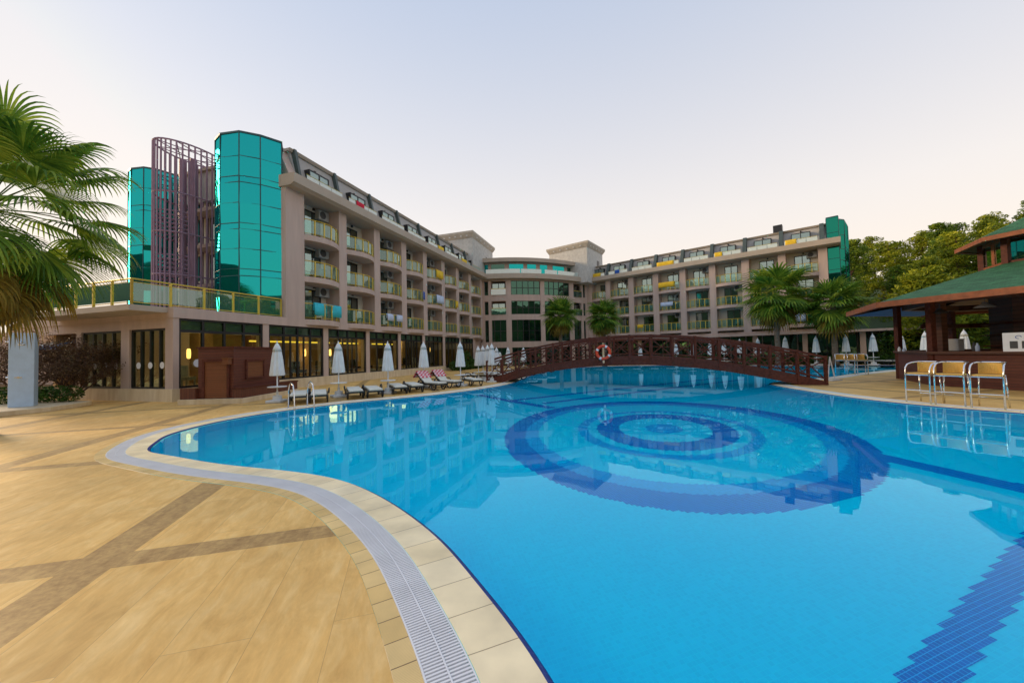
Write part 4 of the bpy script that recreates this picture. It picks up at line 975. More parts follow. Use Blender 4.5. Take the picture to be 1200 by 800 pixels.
# ---------------------------------------------------------------- foliage makers
def palm_crown(n, rad, leaf, lobes, segs, seed, el0=82, el1=-72, only=None, dead=False, petw=.02, hang=1.0, reach=.5):
    """fan palm: each frond a stalk and a pleated fan whose tips droop"""
    rnd = random.Random(seed); mb = MB(); ga = R(137.5)
    for i in range(n):
        f = (i + .5) / n
        if only and not (only[0] <= f <= only[1]): continue
        el = R(el0 + (el1 - el0) * f + rnd.uniform(-8, 8)); az = i * ga + rnd.uniform(-.25, .25)
        h = Vector((math.cos(az), math.sin(az), 0)); sidev = Vector((-math.sin(az), math.cos(az), 0))
        pl = rad * rnd.uniform(reach - .1, reach + .12); d = h * math.cos(el) + Vector((0, 0, math.sin(el))); pts = [Vector((0, 0, 0))]
        dd = d.copy()
        for k in range(4):
            dd = (dd + Vector((0, 0, -.09))).normalized(); pts.append(pts[-1] + dd * (pl / 4))
        mb.tube(pts, petw, 3, cap=False)
        o_ = pts[-1]; upn = sidev.cross(dd).normalized()
        if upn.z < 0: upn = -upn
        roll_ = rnd.uniform(-.5, .5); sv = (sidev * math.cos(roll_) + upn * math.sin(roll_)).normalized()
        L0 = leaf * rnd.uniform(.82, 1.12); nl = lobes; A0 = R(118)
        droop = (.85 if not dead else 1.2) * rnd.uniform(.7, 1.3) * hang
        for q in range(nl):
            a = -A0 + 2 * A0 * (q + .5) / nl; la = L0 * (.74 + .26 * math.cos(a * .8)) * rnd.uniform(.92, 1.05)
            ld = (dd * math.cos(a) + sv * math.sin(a)).normalized()
            da = 2 * A0 / nl; wmax = la * .52 * math.tan(da / 2) * 1.0
            prevL = prevR = None; p = o_.copy(); cur = ld.copy()
            for s in range(segs + 1):
                t = s / segs
                wd = wmax * min(1, t / .5) if t < .5 else wmax * (1 - (t - .5) / .5) ** .7
                perp = upn.cross(cur); 
                if perp.length < 1e-3: perp = sv
                perp.normalize()
                ridge = upn * (wd * .35)
                Lp, Rp, Mp = p - perp * wd, p + perp * wd, p + ridge
                b = len(mb.v); mb.v += [Lp, Mp, Rp]
                if s: mb.f += [(b - 3, b - 2, b + 1, b), (b - 2, b - 1, b + 2, b + 1)]; mb.mi += [0, 0]
                cur = (cur + Vector((0, 0, -droop * t * t * 4 / segs))).normalized(); p = p + cur * (la / segs)
    return mb
def palm(base, zc, rad, leaf, n, lobes, segs, seed, label, tr=.17, group=None, skirt=True, petw=.02, **kw):
    r_ = empty('palm_tree', base, 0, label, 'palm tree', group)
    H = zc - base[2]; rnd = random.Random(seed)
    pts = [(.03 * math.sin(k * 1.7), .03 * math.cos(k * 1.3), H * k / 14) for k in range(15)]
    MB().tube(pts, tr, 12, rs=[tr * (1.35 if k == 0 else 1.0 + .06 * (k % 2)) * (1 - .015 * k) for k in range(15)]).build('trunk', M['trunk'], r_, smooth=True)
    palm_crown(n, rad, leaf, lobes, segs, seed, petw=petw, only=(0, .82), **kw).build('crown', M['palm'], r_, org=(0, 0, H))
    if skirt: palm_crown(n, rad, leaf * .95, lobes, segs, seed, petw=petw, only=(.82, 1), dead=True, **kw).build('old_fronds', M['palmdead'], r_, org=(0, 0, H - .05))
    return r_
def leafclump(mb, c, rx, ry, rz_, n, size, rnd, flat=0.0):
    for _ in range(n):
        while True:
            p = Vector((rnd.uniform(-1, 1), rnd.uniform(-1, 1), rnd.uniform(-1, 1)))
            if p.length <= 1: break
        if p.length > 1e-3: p = p.normalized() * (p.length ** .45)
        q = Vector((c[0] + p.x * rx, c[1] + p.y * ry, c[2] + p.z * rz_))
        a = Vector((rnd.gauss(0, 1), rnd.gauss(0, 1), rnd.gauss(0, .7))).normalized(); b = a.cross(Vector((rnd.gauss(0, 1), rnd.gauss(0, 1), rnd.gauss(0, 1)))).normalized()
        s = size * rnd.uniform(.6, 1.3)
        mb.add([q - a * s, q + b * s * .38, q + a * s, q - b * s * .38], [(0, 1, 2, 3)])
def pine_mesh(seed, H, W, n_cl=80, per=110, size=.16):
    rnd = random.Random(seed); tr = MB(); cr = MB()
    lean = (rnd.uniform(-.6, .6), rnd.uniform(-.6, .6))
    tp = [(lean[0] * (k / 8) ** 2, lean[1] * (k / 8) ** 2, H * .93 * k / 8) for k in range(9)]
    tr.tube(tp, .2, 7, rs=[.24 * (1 - k / 9.5) + .03 for k in range(9)])
    for i in range(n_cl):
        f = rnd.random() ** .8; z = H * (.18 + .80 * f); rr = W * (1.0 - .72 * f ** 1.6) * math.sqrt(rnd.random()) * rnd.uniform(.8, 1.15); a = rnd.random() * 6.283
        t = min(1, z / (H * .93)); bx, by = lean[0] * t * t, lean[1] * t * t
        c = (bx + rr * math.cos(a), by + rr * math.sin(a), z)
        s = rnd.uniform(.6, 1.15)
        if i % 3 == 0: tr.tube([(bx, by, z - .5), ((bx + c[0]) / 2, (by + c[1]) / 2, z - .35), c], .05, 4, rs=[.07, .05, .02])
        leafclump(cr, c, s * .9, s * .9, s * .42, per, size, rnd)
    return tr, cr

# big palm leaning in from the left
palm(Vector((-12.75, 9.0, 0)), 5.45, 2.65, 1.42, 64, 40, 9, 11, 'large fan palm at the left edge in front of the shower, its fronds hanging low', .2, petw=.016, hang=1.7, reach=.66)
for k, (px, base_d, top, rad, leaf, n, seed, lab) in enumerate((
    (657, 41.0, 352, 1.9, 1.6, 44, 3, 'fan palm in front of the curved hotel centre, left of the middle pair'),
    (708, 40.0, 353, 1.8, 1.5, 42, 5, 'fan palm where the curved centre meets the right wing, right of the middle pair'),
    (911, 34.0, 328, 2.9, 2.0, 46, 8, 'wide fan palm before the right wing, rising above the bridge end'),
    (978, 31.8, 340, 2.5, 1.8, 44, 9, 'fan palm right of the wide one, in front of the dark green tower'))):
    p = GD(px, 400, base_d); H_ = GD(px, top + 18, base_d).z
    palm(Vector((p.x, p.y, 0)), H_, rad, leaf, n, 24, 6, seed, lab, .22, 'fan palms by the hotel', petw=.025)
    
# pine hillside on the right
hb = MB(); nx, ny = 40, 26
def hillz(x, y):
    d = math.hypot(x, y); ang = math.degrees(math.atan2(x, y))
    a = max(0, min(1, (ang - 36) / 5)); b = max(0, min(1, (d - 46) / 45)); return -.3 + 13 * a * b + noise.noise(Vector((x * .05, y * .05, 3))) * 1.0 * a
for j in range(ny + 1):
    for i in range(nx + 1):
        ang = R(38 + 62 * i / nx); d = 40 + 110 * j / ny; x, y = d * math.sin(ang), d * math.cos(ang); hb.v.append(Vector((x, y, hillz(x, y))))
for j in range(ny):
    for i in range(nx): a = j * (nx + 1) + i; hb.f.append((a, a + 1, a + nx + 2, a + nx + 1)); hb.mi.append(0)
struct(hb.build('hillside', M['hill'], smooth=True))
pm = []
for k in range(5):
    H = 8.5 + k * .7; tr, cr = pine_mesh(30 + k, H, 2.5 + .2 * (k % 3)); t_ = tr.build('trunk', M['bark']); c_ = cr.build('crown', M['pine'] if k % 2 == 0 else M['pine2']); pm.append((t_, c_, H))
rnd = random.Random(5); np_ = 0
spots = []
for row, (d, stp) in enumerate(((46, 3.4), (51, 3.2), (57, 3.0), (64, 2.8), (72, 2.7), (82, 2.6))):
    ang = 40.5 + (row % 2) * 1.6
    while ang < 60: spots.append((ang + rnd.uniform(-.7, .7), d + rnd.uniform(-2, 2))); ang += stp
for ang, d in spots:
    x, y = d * math.sin(R(ang)), d * math.cos(R(ang)); dd = Vector((x, y, 0)) - WR.o
    if dd.dot(WR.u) < 30 and -dd.dot(WR.n) < 16: continue
    t0, c0, H = pm[np_ % 5]; r_ = empty('pine_tree', (x, y, hillz(x, y) - .1), rnd.uniform(0, 6.28), 'yellow-green pine crowded among others on the hillside behind the bar', 'tree', 'pines on the hillside')
    s = rnd.uniform(.68, .98); r_.scale = (s, s, s)
    if np_ < 5: t1, c1 = t0, c0
    else: t1, c1 = t0.copy(), c0.copy(); COL.objects.link(t1); COL.objects.link(c1)
    t1.parent = r_; c1.parent = r_; np_ += 1
# wooded hills on the other side of the resort (mirrored in the glass)
hb = MB(); nx = 120
for j in range(7):
    for i in range(nx + 1):
        ang = R(100 + 185 * i / nx); d = 150 + j * 16; pr_ = min(1, i / 8, (nx - i) / 8)
        z = (-.5 + (36 + 12 * noise.noise(Vector((i * .09, 1.3, 0))) + 3 * noise.noise(Vector((i * .5, 4, j * .4)))) * min(1, j / 3) * pr_ + j * 1.2 * pr_); hb.v.append(Vector((d * math.sin(ang), d * math.cos(ang), z)))
for j in range(6):
    for i in range(nx): a = j * (nx + 1) + i; hb.f.append((a, a + 1, a + nx + 2, a + nx + 1)); hb.mi.append(0)
struct(hb.build('wooded_hills', M['hill'], smooth=True))

# hedges and shrubs
def hedge(name, pts, w_, h, label, n_per=260, size=.09, mat='hedge', cat='hedge', z0=0):
    mb = MB(); rnd = random.Random(len(label))
    for a, b in zip(pts, pts[1:]):
        a = Vector((a[0], a[1], 0)); b = Vector((b[0], b[1], 0)); n = max(1, int((b - a).length / (w_ * .6)))
        for k in range(n + 1):
            p = a.lerp(b, k / n); leafclump(mb, (p.x, p.y, z0 + h * .5), w_ * .6, w_ * .6, h * .55 * rnd.uniform(.85, 1.12), n_per, size, rnd)
    o_ = mb.build(name, M[mat], org=(0, 0, 0))
    return tag(o_, label, cat)
pA, pB = WL.p(24.0, -1.0), WL.p(31.0, -1.0)
hedge('shrub_bed', [(pA.x, pA.y), (pB.x, pB.y)], 1.1, 1.0, 'leafy green shrubs under the lounge windows at the far end of the left wing', 420, .12, cat='shrubs')
pC = WL.p(25.5, -.9); hedge('tall_shrub', [(pC.x, pC.y), (pC.x + .5, pC.y + .8)], 1.0, 2.0, 'tall shrub reaching up the lounge windows by the hedge', 500, .12, cat='shrub')
hA, hB = GD(690, 400, 43), GD(840, 400, 41.0)
hedge('far_hedge', [(hA.x, hA.y), (hB.x, hB.y)], .9, .9, 'low hedge before the ground-floor windows behind the bridge arch', 200, .14)
hA, hB = GD(868, 400, 36), GD(1046, 400, 31.6)
hedge('far_hedge', [(hA.x, hA.y), (hB.x, hB.y)], .8, .75, 'trimmed green hedge beyond the second pool, under the right palms', 240, .12)
hA, hB = GD(1044, 400, 33), GD(1150, 400, 33)
hedge('garden_shrubs', [(hA.x, hA.y), (hB.x, hB.y)], 1.6, 3.2, 'tall bright green shrubs seen between the bar posts', 800, .14, cat='shrubs')

# ---------------------------------------------------------------- shower, its platform, and the plants around it
f0 = G(-90, 496, 0); f1 = G(0, 488.5, 0); f2 = G(60, 482, 0); f3 = G(93, 477.2, 0)
pp = [(f0.x - 3, f0.y - 1.2), (f0.x, f0.y), (f1.x, f1.y), (f2.x, f2.y), (f3.x, f3.y), (f3.x - .3, f3.y + .7), (f3.x - 2.5, f3.y + 1.4), (f0.x - 5, f0.y + 6)]
struct(MB().prism(pp, 0, .17).build('stone_platform', M['plinth'], bevel=.02))
sh = empty('shower_pillar', G(27, 476, .17), R(40), 'pale blue-white poolside shower pillar standing on the stone platform', 'shower')
sb = MB().box(-.29, .29, -.24, .24, 0, 2.62).build('pillar', M['bluewhite'], sh, bevel=.015)
hd = MB().tube([(-.0, -.24, 2.3), (-.0, -.42, 2.3), (.04, -.50, 2.24)], .03, 8).lathe([(.07, -.02), (.09, .03)], 12, (.06, -.52, 2.18)).build('shower_head', M['steel'], sh, smooth=True)
MB().tube([(-.04, -.24, 1.05), (-.04, -.36, 1.05)], .035, 10).bar((-.12, -.37, 1.05), (.05, -.37, 1.05), .02, .03).build('tap', M['steel'], sh)
MB().tube([(-.29, -.05, 2.3), (-.4, -.05, 2.3)], .03, 8).build('side_spout', M['steel'], sh)
MB().tube([(-.29, -.05, 1.05), (-.38, -.05, 1.05)], .035, 8).build('side_tap', M['steel'], sh)
h1, h2 = G(-40, 478, .17), G(78, 472, .17); h1 = h1 + Vector((-.6, 1.0, 0)); h2 = h2 + Vector((-.5, .5, 0))
hedge('low_hedge', [(h1.x, h1.y), (h2.x, h2.y)], .7, .62, 'low green hedge behind the shower pillar', 420, .06, z0=.17)
def bush_tree(base, label):
    r_ = empty('bare_shrub', base, 0, label, 'shrub'); rnd = random.Random(4); br = MB(); lf = MB()
    def grow(p, d, l, rad_, lev):
        q = [p]; dd = d.copy()
        for k in range(4): dd = (dd + Vector((rnd.uniform(-.16, .16), rnd.uniform(-.16, .16), rnd.uniform(-.05, .12)))).normalized(); q.append(q[-1] + dd * l / 4)
        br.tube(q, rad_, 5, rs=[rad_ * (1 - .15 * k) for k in range(5)], cap=False)
        if lev >= 1:
            for s in q[1:]:
                leafclump(lf, s,   .16, .16, .13, 6, .045, rnd)
        if lev < 3:
            for k in range(4 if lev else 5): grow(q[rnd.randint(2, 4)], (dd + Vector((rnd.uniform(-.8, .8), rnd.uniform(-.8, .8), rnd.uniform(-.3, .5)))).normalized(), l * .72, rad_ * .55, lev + 1)
    for k in range(6):
        a = k * 1.05; grow(Vector((0, 0, 0)), Vector((math.cos(a) * .75, math.sin(a) * .75, .62)).normalized(), 1.25, .045, 0)
    br.build('branches', M['bark'], r_); lf.build('leaves', M['redleaf'], r_)
b0 = G(42, 474, .17); bush_tree(b0 + Vector((-1.0, 2.1, .1)), 'sprawling shrub with dark reddish leaves behind the shower pillar')
b1 = G(-30, 476, .17); bush_tree(b1 + Vector((-1.6, 2.6, .1)), 'second sprawling reddish shrub cut by the left edge of the photo')
aw = G(42, 470, 0); ap = WL.p(1.0, 9.6)
ao = empty('blue_awning', WL.p(.98, 9.4, 2.35), WL.rz, 'small blue awning on the annex wall above the shower', 'awning')
MB().extr([(0, .45), (0, .5), (-.9, .2), (-.9, .12)], -.02, .02)
m_ = MB(); m_.add([(0, -1.1, .5), (0, 1.1, .5), (-.9, 1.1, .15), (-.9, -1.1, .15), (0, -1.1, .46), (0, 1.1, .46), (-.9, 1.1, .0), (-.9, -1.1, .0)], [(0, 1, 2, 3), (4, 7, 6, 5), (3, 2, 6, 7), (0, 3, 7, 4), (1, 5, 6, 2)])
m_.build('canvas', M['blue'], ao); MB().box(-.03, .0, -1.15, 1.15, .42, .56).build('roller_case', M['frame'], ao)

# ---------------------------------------------------------------- wooden kiosk
kc = G(284.5, 472.5); ka = G(240, 470); kb = G(350, 460)
uK = (kb - kc); uK.z = 0; LK = uK.length; uK.normalize(); KF = Frame(kc, (uK.x, uK.y))
LW = (ka - kc).length * .95
kiosk = empty('wooden_kiosk', kc, KF.rz, 'closed brown wooden kiosk with a slatted door and shutter beside the pool', 'kiosk')
def kp(name, mb, mat, parent=None, **kw): return mb.build(name, M[mat], parent or kiosk, **kw)
kp('stone_base', MB().box(-.1, LK, -.02, LW, 0, .2), 'plinth', bevel=.01)
KH = 2.12
WX0, WX1, WY0, WY1 = .08, 2.95, .40, 1.75
kp('wall', MB().box(WX0, WX1, WY0, WY1, .22, KH), 'wood')
kp('roof_edge', MB().box(WX0 - .04, WX1 + .04, WY0 - .04, WY1 + .04, KH, KH + .06), 'woodplain')
kp('bench', MB().box(.02, LK - .05, .03, WY0 - .002, .2, .54), 'woodv'); kp('bench', MB().box(.0, LK - .03, .0, WY0 - .002, .541, .60), 'woodplain')
kp('low_wall', MB().box(-.05, .6, WY1 + .002, LW - .05, .2, .62), 'woodv')
f = MB(); 
for (a, b, c, d) in ((.7, .78, .95, 1.58), (1.75, 1.83, .95, 1.58)): f.box(a, b, WY0 - .06, WY0 - .002, c, d)
f.box(.7, 1.83, WY0 - .07, WY0 - .002, .88, .95).box(.7, 1.83, WY0 - .07, WY0 - .002, 1.58, 1.66)
wo = kp('hatch_frame', f, 'woodplain'); kp('shutter', MB().box(.78, 1.75, WY0 - .03, WY0 - .002, .95, 1.58), 'woodshut', wo)
f = MB().box(WX0 - .07, WX0 - .002, WY0 + .14, WY0 + .22, .22, 1.6).box(WX0 - .07, WX0 - .002, WY0 + 1.08, WY0 + 1.16, .22, 1.6).box(WX0 - .07, WX0 - .002, WY0 + .14, WY0 + 1.16, 1.6, 1.7)
do = kp('door_frame', f, 'woodplain'); kp('door', MB().box(WX0 - .03, WX0 - .002, WY0 + .22, WY0 + 1.08, .22, 1.6), 'woodshut', do)
lm = kp('lantern', MB().box(WX0 - .25, WX0 - .002, WY0 + .02, WY0 + .3, 1.72, 1.76).box(WX0 - .22, WX0 - .03, WY0 + .05, WY0 + .27, 1.5, 1.72), 'woodshut')
def emboss(nm): pass
po = MB().box(WX1 - .42, WX1 - .08, WY0 - .03, WY0 - .003, .98, 1.62); pst = tag(po.build('notice_board', M['white'], None, org=kc, rz=KF.rz), 'white notice with blue and red print on the kiosk wall behind the nearest umbrella', 'notice')
MB().box(WX1 - .40, WX1 - .12, WY0 - .036, WY0 - .031, 1.2, 1.56).build('blue_panel', M['towel_white'], pst)
MB().box(WX1 - .40, WX1 - .12, WY0 - .036, WY0 - .031, 1.01, 1.14).build('red_panel', M['red'], pst)

# ---------------------------------------------------------------- umbrellas
def umbrella():
    r_ = empty('closed_umbrella')
    MB().box(-.3, .3, -.3, .3, 0, .10).build('base', M['base'], r_, bevel=.02); MB().lathe([(.17, .1), (.16, .26), (.05, .28), (.05, .42)], 16).build('base_collar', M['base'], r_, smooth=False)
    MB().tube([(0, 0, .28), (0, 0, 2.36)], .026, 10).build('pole', M['pole'], r_)
    MB().lathe([(.34, .60), (.35, .62), (.34, .635), (.03, .635)], 20).build('table_disc', M['pole'], r_)
    def mod(t, i): return 1 + (.16 if i < 6 else .05) * math.cos(8 * t) * (1 if i % 2 else .9)
    cn = MB().lathe([(.235, 1.06), (.245, 1.10), (.22, 1.35), (.185, 1.7), (.15, 1.98), (.13, 2.08), (.165, 2.06), (.12, 2.2), (.06, 2.33), (.015, 2.38)], 48, mod=mod).build('canopy', M['umb'], r_, smooth=True)
    MB().lathe([(.02, 2.37), (.03, 2.4), (.012, 2.46)], 10).build('finial', M['pole'], cn)
    return r_
um = reg(umbrella()); used = [False]
def put_umb(loc, label, group='closed white umbrellas by the pools', s=1.0, rz=0.0):
    o_ = copyt(um) if used[0] else um; used[0] = True
    o_.location = loc; o_.scale = (s, s, s); o_.rotation_euler = (0, 0, rz); return tag(o_, label, 'umbrella', group)
LU = [((325, 471), 'closed white umbrella in front of the wooden kiosk, nearest of the left row'), ((397, 465), 'closed white umbrella just right of the kiosk, second of the left row'), ((455, 461), 'closed white umbrella between flat loungers, third of the left row'),
      ((497, 454.5), 'closed white umbrella right behind the red and white towels on raised loungers'), ((540, 452.5), 'closed white umbrella just right of the red and white towels, before the shrubs')]
for k, ((x, y), lb) in enumerate(LU): 
    p = G(x, y); sc = (EYE.z + (G(x, 400, 0).z)) if 0 else 1.0
    # height so that the canopy tip reaches y=400 as measured
    D = p.y; tip = GD(x, 400, D).z; put_umb(p, lb, s=tip / 2.44, rz=k * .7)
CU = [(560, 405, 23.0), (565.5, 404.5, 23.6), (571, 403.5, 22.6), (576, 402, 22.0), (581.5, 406.5, 26), (585.5, 412, 30), (595, 406.5, 27), (613, 406.5, 30)]
lb = ['first closed umbrella from the left in the tight cluster at the foot of the bridge', 'second closed umbrella from the left in the tight cluster at the foot of the bridge', 'third closed umbrella from the left in the tight cluster at the foot of the bridge', 'tallest umbrella of the tight cluster at the bridge foot, rightmost of its four',
      'closed umbrella just right of the tight cluster beside the bridge post', 'small far umbrella half hidden by its neighbour near the bridge foot', 'lone closed umbrella over the left slope of the bridge rail, nearer one', 'lone closed umbrella over the left slope of the bridge rail, farther one']
for k, (x, y, D) in enumerate(CU): p = GD(x, 400, D); put_umb((p.x, p.y, 0), lb[k], s=GD(x, y, D).z / 2.44, rz=k)
RU = [(750, 404, 42), (792, 402, 40), (811, 401.5, 39.2), (831.6, 401, 38.5), (848, 399, 38), (866.6, 397, 37), (888, 396, 36), (920, 394, 35.2), (956, 393.6, 33), (991, 392, 32), (1022.7, 390.6, 30.5), (1056, 391, 29.5), (1084, 388, 26.5), (1130, 386, 24)]
lb = ['closed white umbrella right of the life ring behind the bridge', 'closed white umbrella behind the bridge crown, first from the left of the five', 'closed white umbrella behind the bridge crown, second from the left of the five', 'closed white umbrella behind the bridge crown, third from the left of the five',
      'closed white umbrella behind the bridge crown, fourth from the left of the five', 'closed white umbrella behind the bridge crown, rightmost of the five', 'closed white umbrella just left of the widest palm trunk', 'closed white umbrella between the wide palm trunk and the bridge end post', 'closed white umbrella standing just left of the right palm trunk',
      'closed white umbrella just right of the right palm trunk', 'closed white umbrella across the second pool, left of the bar corner post', 'closed white umbrella partly behind the bar corner post', 'closed white umbrella seen between the two bar posts', 'closed white umbrella seen above the white box on the bar counter']
for k, (x, y, D) in enumerate(RU): p = GD(x, 400, D); put_umb((p.x, p.y, 0), lb[k], s=GD(x, y, D).z / 2.44, rz=k)

# ---------------------------------------------------------------- loungers
def lounger(raised=0.0):
    r_ = empty('sun_lounger')
    fr_ = MB(); fr_.box(-.95, .95, -.32, -.27, .24, .30).box(-.95, .95, .27, .32, .24, .30).box(-.95, -.89, -.27, .27, .24, .30).box(.89, .95, -.27, .27, .24, .30)
    for k in range(9): fr_.box(-.8 + k * .2, -.72 + k * .2, -.27, .27, .262, .288)
    fr_.build('frame', M['lframe'], r_, bevel=.008)
    for x in (-.62, .62):
        for y in (-.29, .29):
            MB().tube([(x - .2, y, .26), (x - .16, y, .12), (x - .05, y, .02), (x + .08, y, .02), (x + .17, y, .12), (x + .2, y, .26)], .032, 8).build('leg', M['lframe'], r_, smooth=True)
    for y in (-.36, .36): MB().tube([(.05, y * .95, .28), (.1, y, .40), (.25, y, .46), (.45, y, .44), (.55, y * .95, .30)], .026, 8).build('armrest', M['lframe'], r_, smooth=True)
    c = MB(); a = raised
    c.box(-.92, .22, -.26, .26, .302, .375)
    T = Matrix.Translation((.22, 0, .30)) @ Matrix.Rotation(-a, 4, 'Y'); c.box(0.0, .74, -.26, .26, .004, .078, T=T)
    c.build('cushion', M['cushion'], r_, bevel=.02)
    if raised: MB().box(0, .74, -.29, .29, -.04, 0, T=T).build('raised_back', M['lframe'], r_)
    return r_
lg0 = reg(lounger(0)); lg1 = reg(lounger(R(42))); lused = {0: False, 1: False}
def put_l(p, ang, kind, label):
    src = (lg0, lg1)[kind]; o_ = copyt(src) if lused[kind] else src; lused[kind] = True
    o_.location = p; o_.rotation_euler = (0, 0, ang); return tag(o_, label, 'sun lounger', 'white-cushioned sun loungers')
hx = Vector((-.75, .66)); ha = math.atan2(hx.y, hx.x)
LL = [(349, 473, 0, 'flat lounger in front of the kiosk bench, the one nearest the pool ladder'), (373, 471.5, 0, 'flat lounger between the pool ladder and the second umbrella'), (416, 467, 0, 'flat lounger just right of the second umbrella'), (439, 465.5, 0, 'flat lounger just left of the third umbrella'),
      (468, 461.5, 0, 'flat lounger just right of the third umbrella'), (487, 459.5, 0, 'flat lounger just left of the raised pair'), (513, 456.5, 1, 'raised lounger under the red and white towel, left one'), (531, 454, 1, 'raised lounger under the red and white towel, right one'), (557, 452, 0, 'flat lounger next to the left foot of the bridge')]
raised = []
for x, y, k, lb_ in LL:
    p = G(x, y); p2 = Vector((p.x + hx.x * .55, p.y + hx.y * .55, 0)); o_ = put_l(p2 if k else Vector((p.x - .42 * .6, p.y + .9 * .6, 0)), ha if k else math.atan2(.89, -.45), k, lb_)
    if k: raised.append(p2)
C2 = [(556, 24.2), (564, 24.6), (572, 25.0), (581, 24.0), (590, 25.4), (602, 26.6), (614, 27.6), (626, 29.5), (637, 31.0), (600, 23.4)]
for k, (x, D) in enumerate(C2):
    p = GD(x, 400, D); put_l((p.x, p.y, 0), R(150 + 8 * (k % 3)), 0, '%s white lounger from the left in the loose group behind the left bridge slope' % (nth + ['ninth', 'tenth'])[k])
for k in range(18):
    x = 700 + k * 20.5; t = k / 17
    y = 427.0 + 0.2 * (k % 2)
    D = 41.6 - .6 * k if k < 17 else 31; D = [42.5, 42.3, 42.2, 42, 41.4, 40.6, 39.8, 38.8, 38.0, 37.2, 36.4, 35.6, 34.6, 33.8, 33.0, 32.2, 31.4, 30.6][k]
    p = GD(x, 400, D); put_l((p.x, p.y, 0), R(115), 0, 'distant lounger along the far pool edge, %s from the left' % (nth + ['ninth', 'tenth', 'eleventh', 'twelfth', 'thirteenth', 'fourteenth', 'fifteenth', 'sixteenth', 'seventeenth', 'eighteenth'])[k])
# checked towels over the raised backs
def check_mat():
    mt, t, o = newmat('red_white_check'); p = N(t, 'ShaderNodeBsdfPrincipled'); p.inputs['Roughness'].default_value = .9; L_(t, p.outputs[0], o.inputs[0])
    tc = N(t, 'ShaderNodeTexCoord'); ck = N(t, 'ShaderNodeTexChecker'); ck.inputs['Scale'].default_value = 9; ck.inputs[1].default_value = (.62, .03, .07, 1); ck.inputs[2].default_value = (.75, .62, .64, 1)
    L_(t, tc.outputs['Object'], ck.inputs[0]); L_(t, ck.outputs[0], p.inputs[0]); return mt
M['check'] = check_mat()
for p2, lb_ in zip(raised, ('red and white checked towel over the left raised lounger back', 'red and white checked towel over the right raised lounger back')):
    o_ = MB(); T = Matrix.Translation((.22, 0, .30)) @ Matrix.Rotation(-R(42), 4, 'Y'); o_.box(.28, .77, -.33, .33, .085, .10, T=T).box(.755, .775, -.33, .33, -.35, .099, T=T)
    tag(o_.build('checked_towel', M['check'], None, org=p2, rz=ha), lb_, 'towel', 'checked towels on the raised loungers')
# yellow sun hat / bag on the cluster
p = GD(561, 400, 23.6)
yb = MB().lathe([(.28, 0), (.30, .03), (.15, .06), (.14, .16), (.08, .2)], 20, (0, 0, 0)).build('yellow_hat', M['towel_yellow'], None, org=(p.x, p.y, .42), smooth=True); tag(yb, 'yellow sun hat lying on a lounger at the foot of the bridge', 'hat')

# pool ladder
l0 = G(345, 480); l1 = G(368, 477.5); tn = (l1 - l0); tn.z = 0; wL = tn.length; tn.normalize()
lad = empty('pool_ladder', l0, math.atan2(tn.y, tn.x), 'stainless steel pool ladder on the pool edge in front of the nearest loungers', 'ladder')
for x in (0, wL):
    MB().tube([(x, .75, 0), (x, .72, .55), (x, .6, .78), (x, .4, .86), (x, .15, .78), (x, .02, .5), (x, -.05, -.4), (x, -.05, -.95)], .022, 8).build('handrail', M['steel'], lad, smooth=True)
for z in (-.3, -.6): MB().box(.02, wL - .02, -.1, .0, z, z + .03).build('step', M['steel'], lad)

# ---------------------------------------------------------------- bridge
BL, BR = Vector((-1.51, 22.1, 0)), Vector((13.47, 16.2, 0)); bt = (BR - BL).normalized(); bn = Vector((-bt.y, bt.x, 0)); BLen = (BR - BL).length
if bn.y < 0: bn = -bn
BW = 2.1
bridge = empty('wooden_bridge', BL, 0, 'arched dark red wooden footbridge with crossed railings over the pool', 'bridge')
def bz(t): return .12 + 1.22 * (1 - (2 * t - 1) ** 2)
def bp_(t, off, dz): p = bt * (BLen * t) + bn * off; return Vector((p.x, p.y, bz(t) + dz))
NS = 48
def arcbox(o0, o1, z0, z1, t0=0, t1=1, floor0=True):
    mb = MB()
    for k in range(NS + 1):
        t = t0 + (t1 - t0) * k / NS
        for o_, z in ((o0, z0), (o1, z0), (o1, z1), (o0, z1)):
            p = bp_(t, o_, z)
            if floor0: p.z = max(p.z, .006 if z == z0 else .03)
            mb.v.append(p)
    for k in range(NS):
        a = k * 4
        for i in range(4): mb.f.append((a + i, a + (i + 1) % 4, a + 4 + (i + 1) % 4, a + 4 + i)); mb.mi.append(0)
    mb.f += [(3, 2, 1, 0), (NS * 4, NS * 4 + 1, NS * 4 + 2, NS * 4 + 3)]; mb.mi += [0, 0]; return mb
NP = 16
for si, off in enumerate((0, BW)):
    arcbox(off - .05, off + .05, -.40, .04).build('side_beam', M['woodplain'], bridge)
    arcbox(off - .06, off + .06, 1.02, 1.12).build('handrail', M['woodplain'], bridge)
    arcbox(off - .03, off + .03, .88, .94).build('upper_rail', M['woodplain'], bridge)
    arcbox(off - .03, off + .03, .12, .18).build('lower_rail', M['woodplain'], bridge)
    for k in range(NP + 1):
        t = k / NP; a = bp_(t, off, 0); MB().box(a.x - .055, a.x + .055, a.y - .055, a.y + .055, max(.006, a.z - .38), a.z + 1.14).build('post', M['woodplain'], bridge)
    for k in range(NP):
        t0, t1 = k / NP + .006, (k + 1) / NP - .006; o2 = off + .012; br_ = MB()
        br_.bar(bp_(t0, off - .012, .18), bp_(t1, off - .012, .88), .03, .045); br_.bar(bp_(t0, off + .022, .88), bp_(t1, off + .022, .18), .03, .045)
        tm = (t0 + t1) / 2
        br_.bar(bp_(t0, off + .05, .53), bp_(t1, off + .05, .53), .02, .035)
        br_.build('cross_brace', M['woodplain'], bridge)
dk = MB(); npk = 110
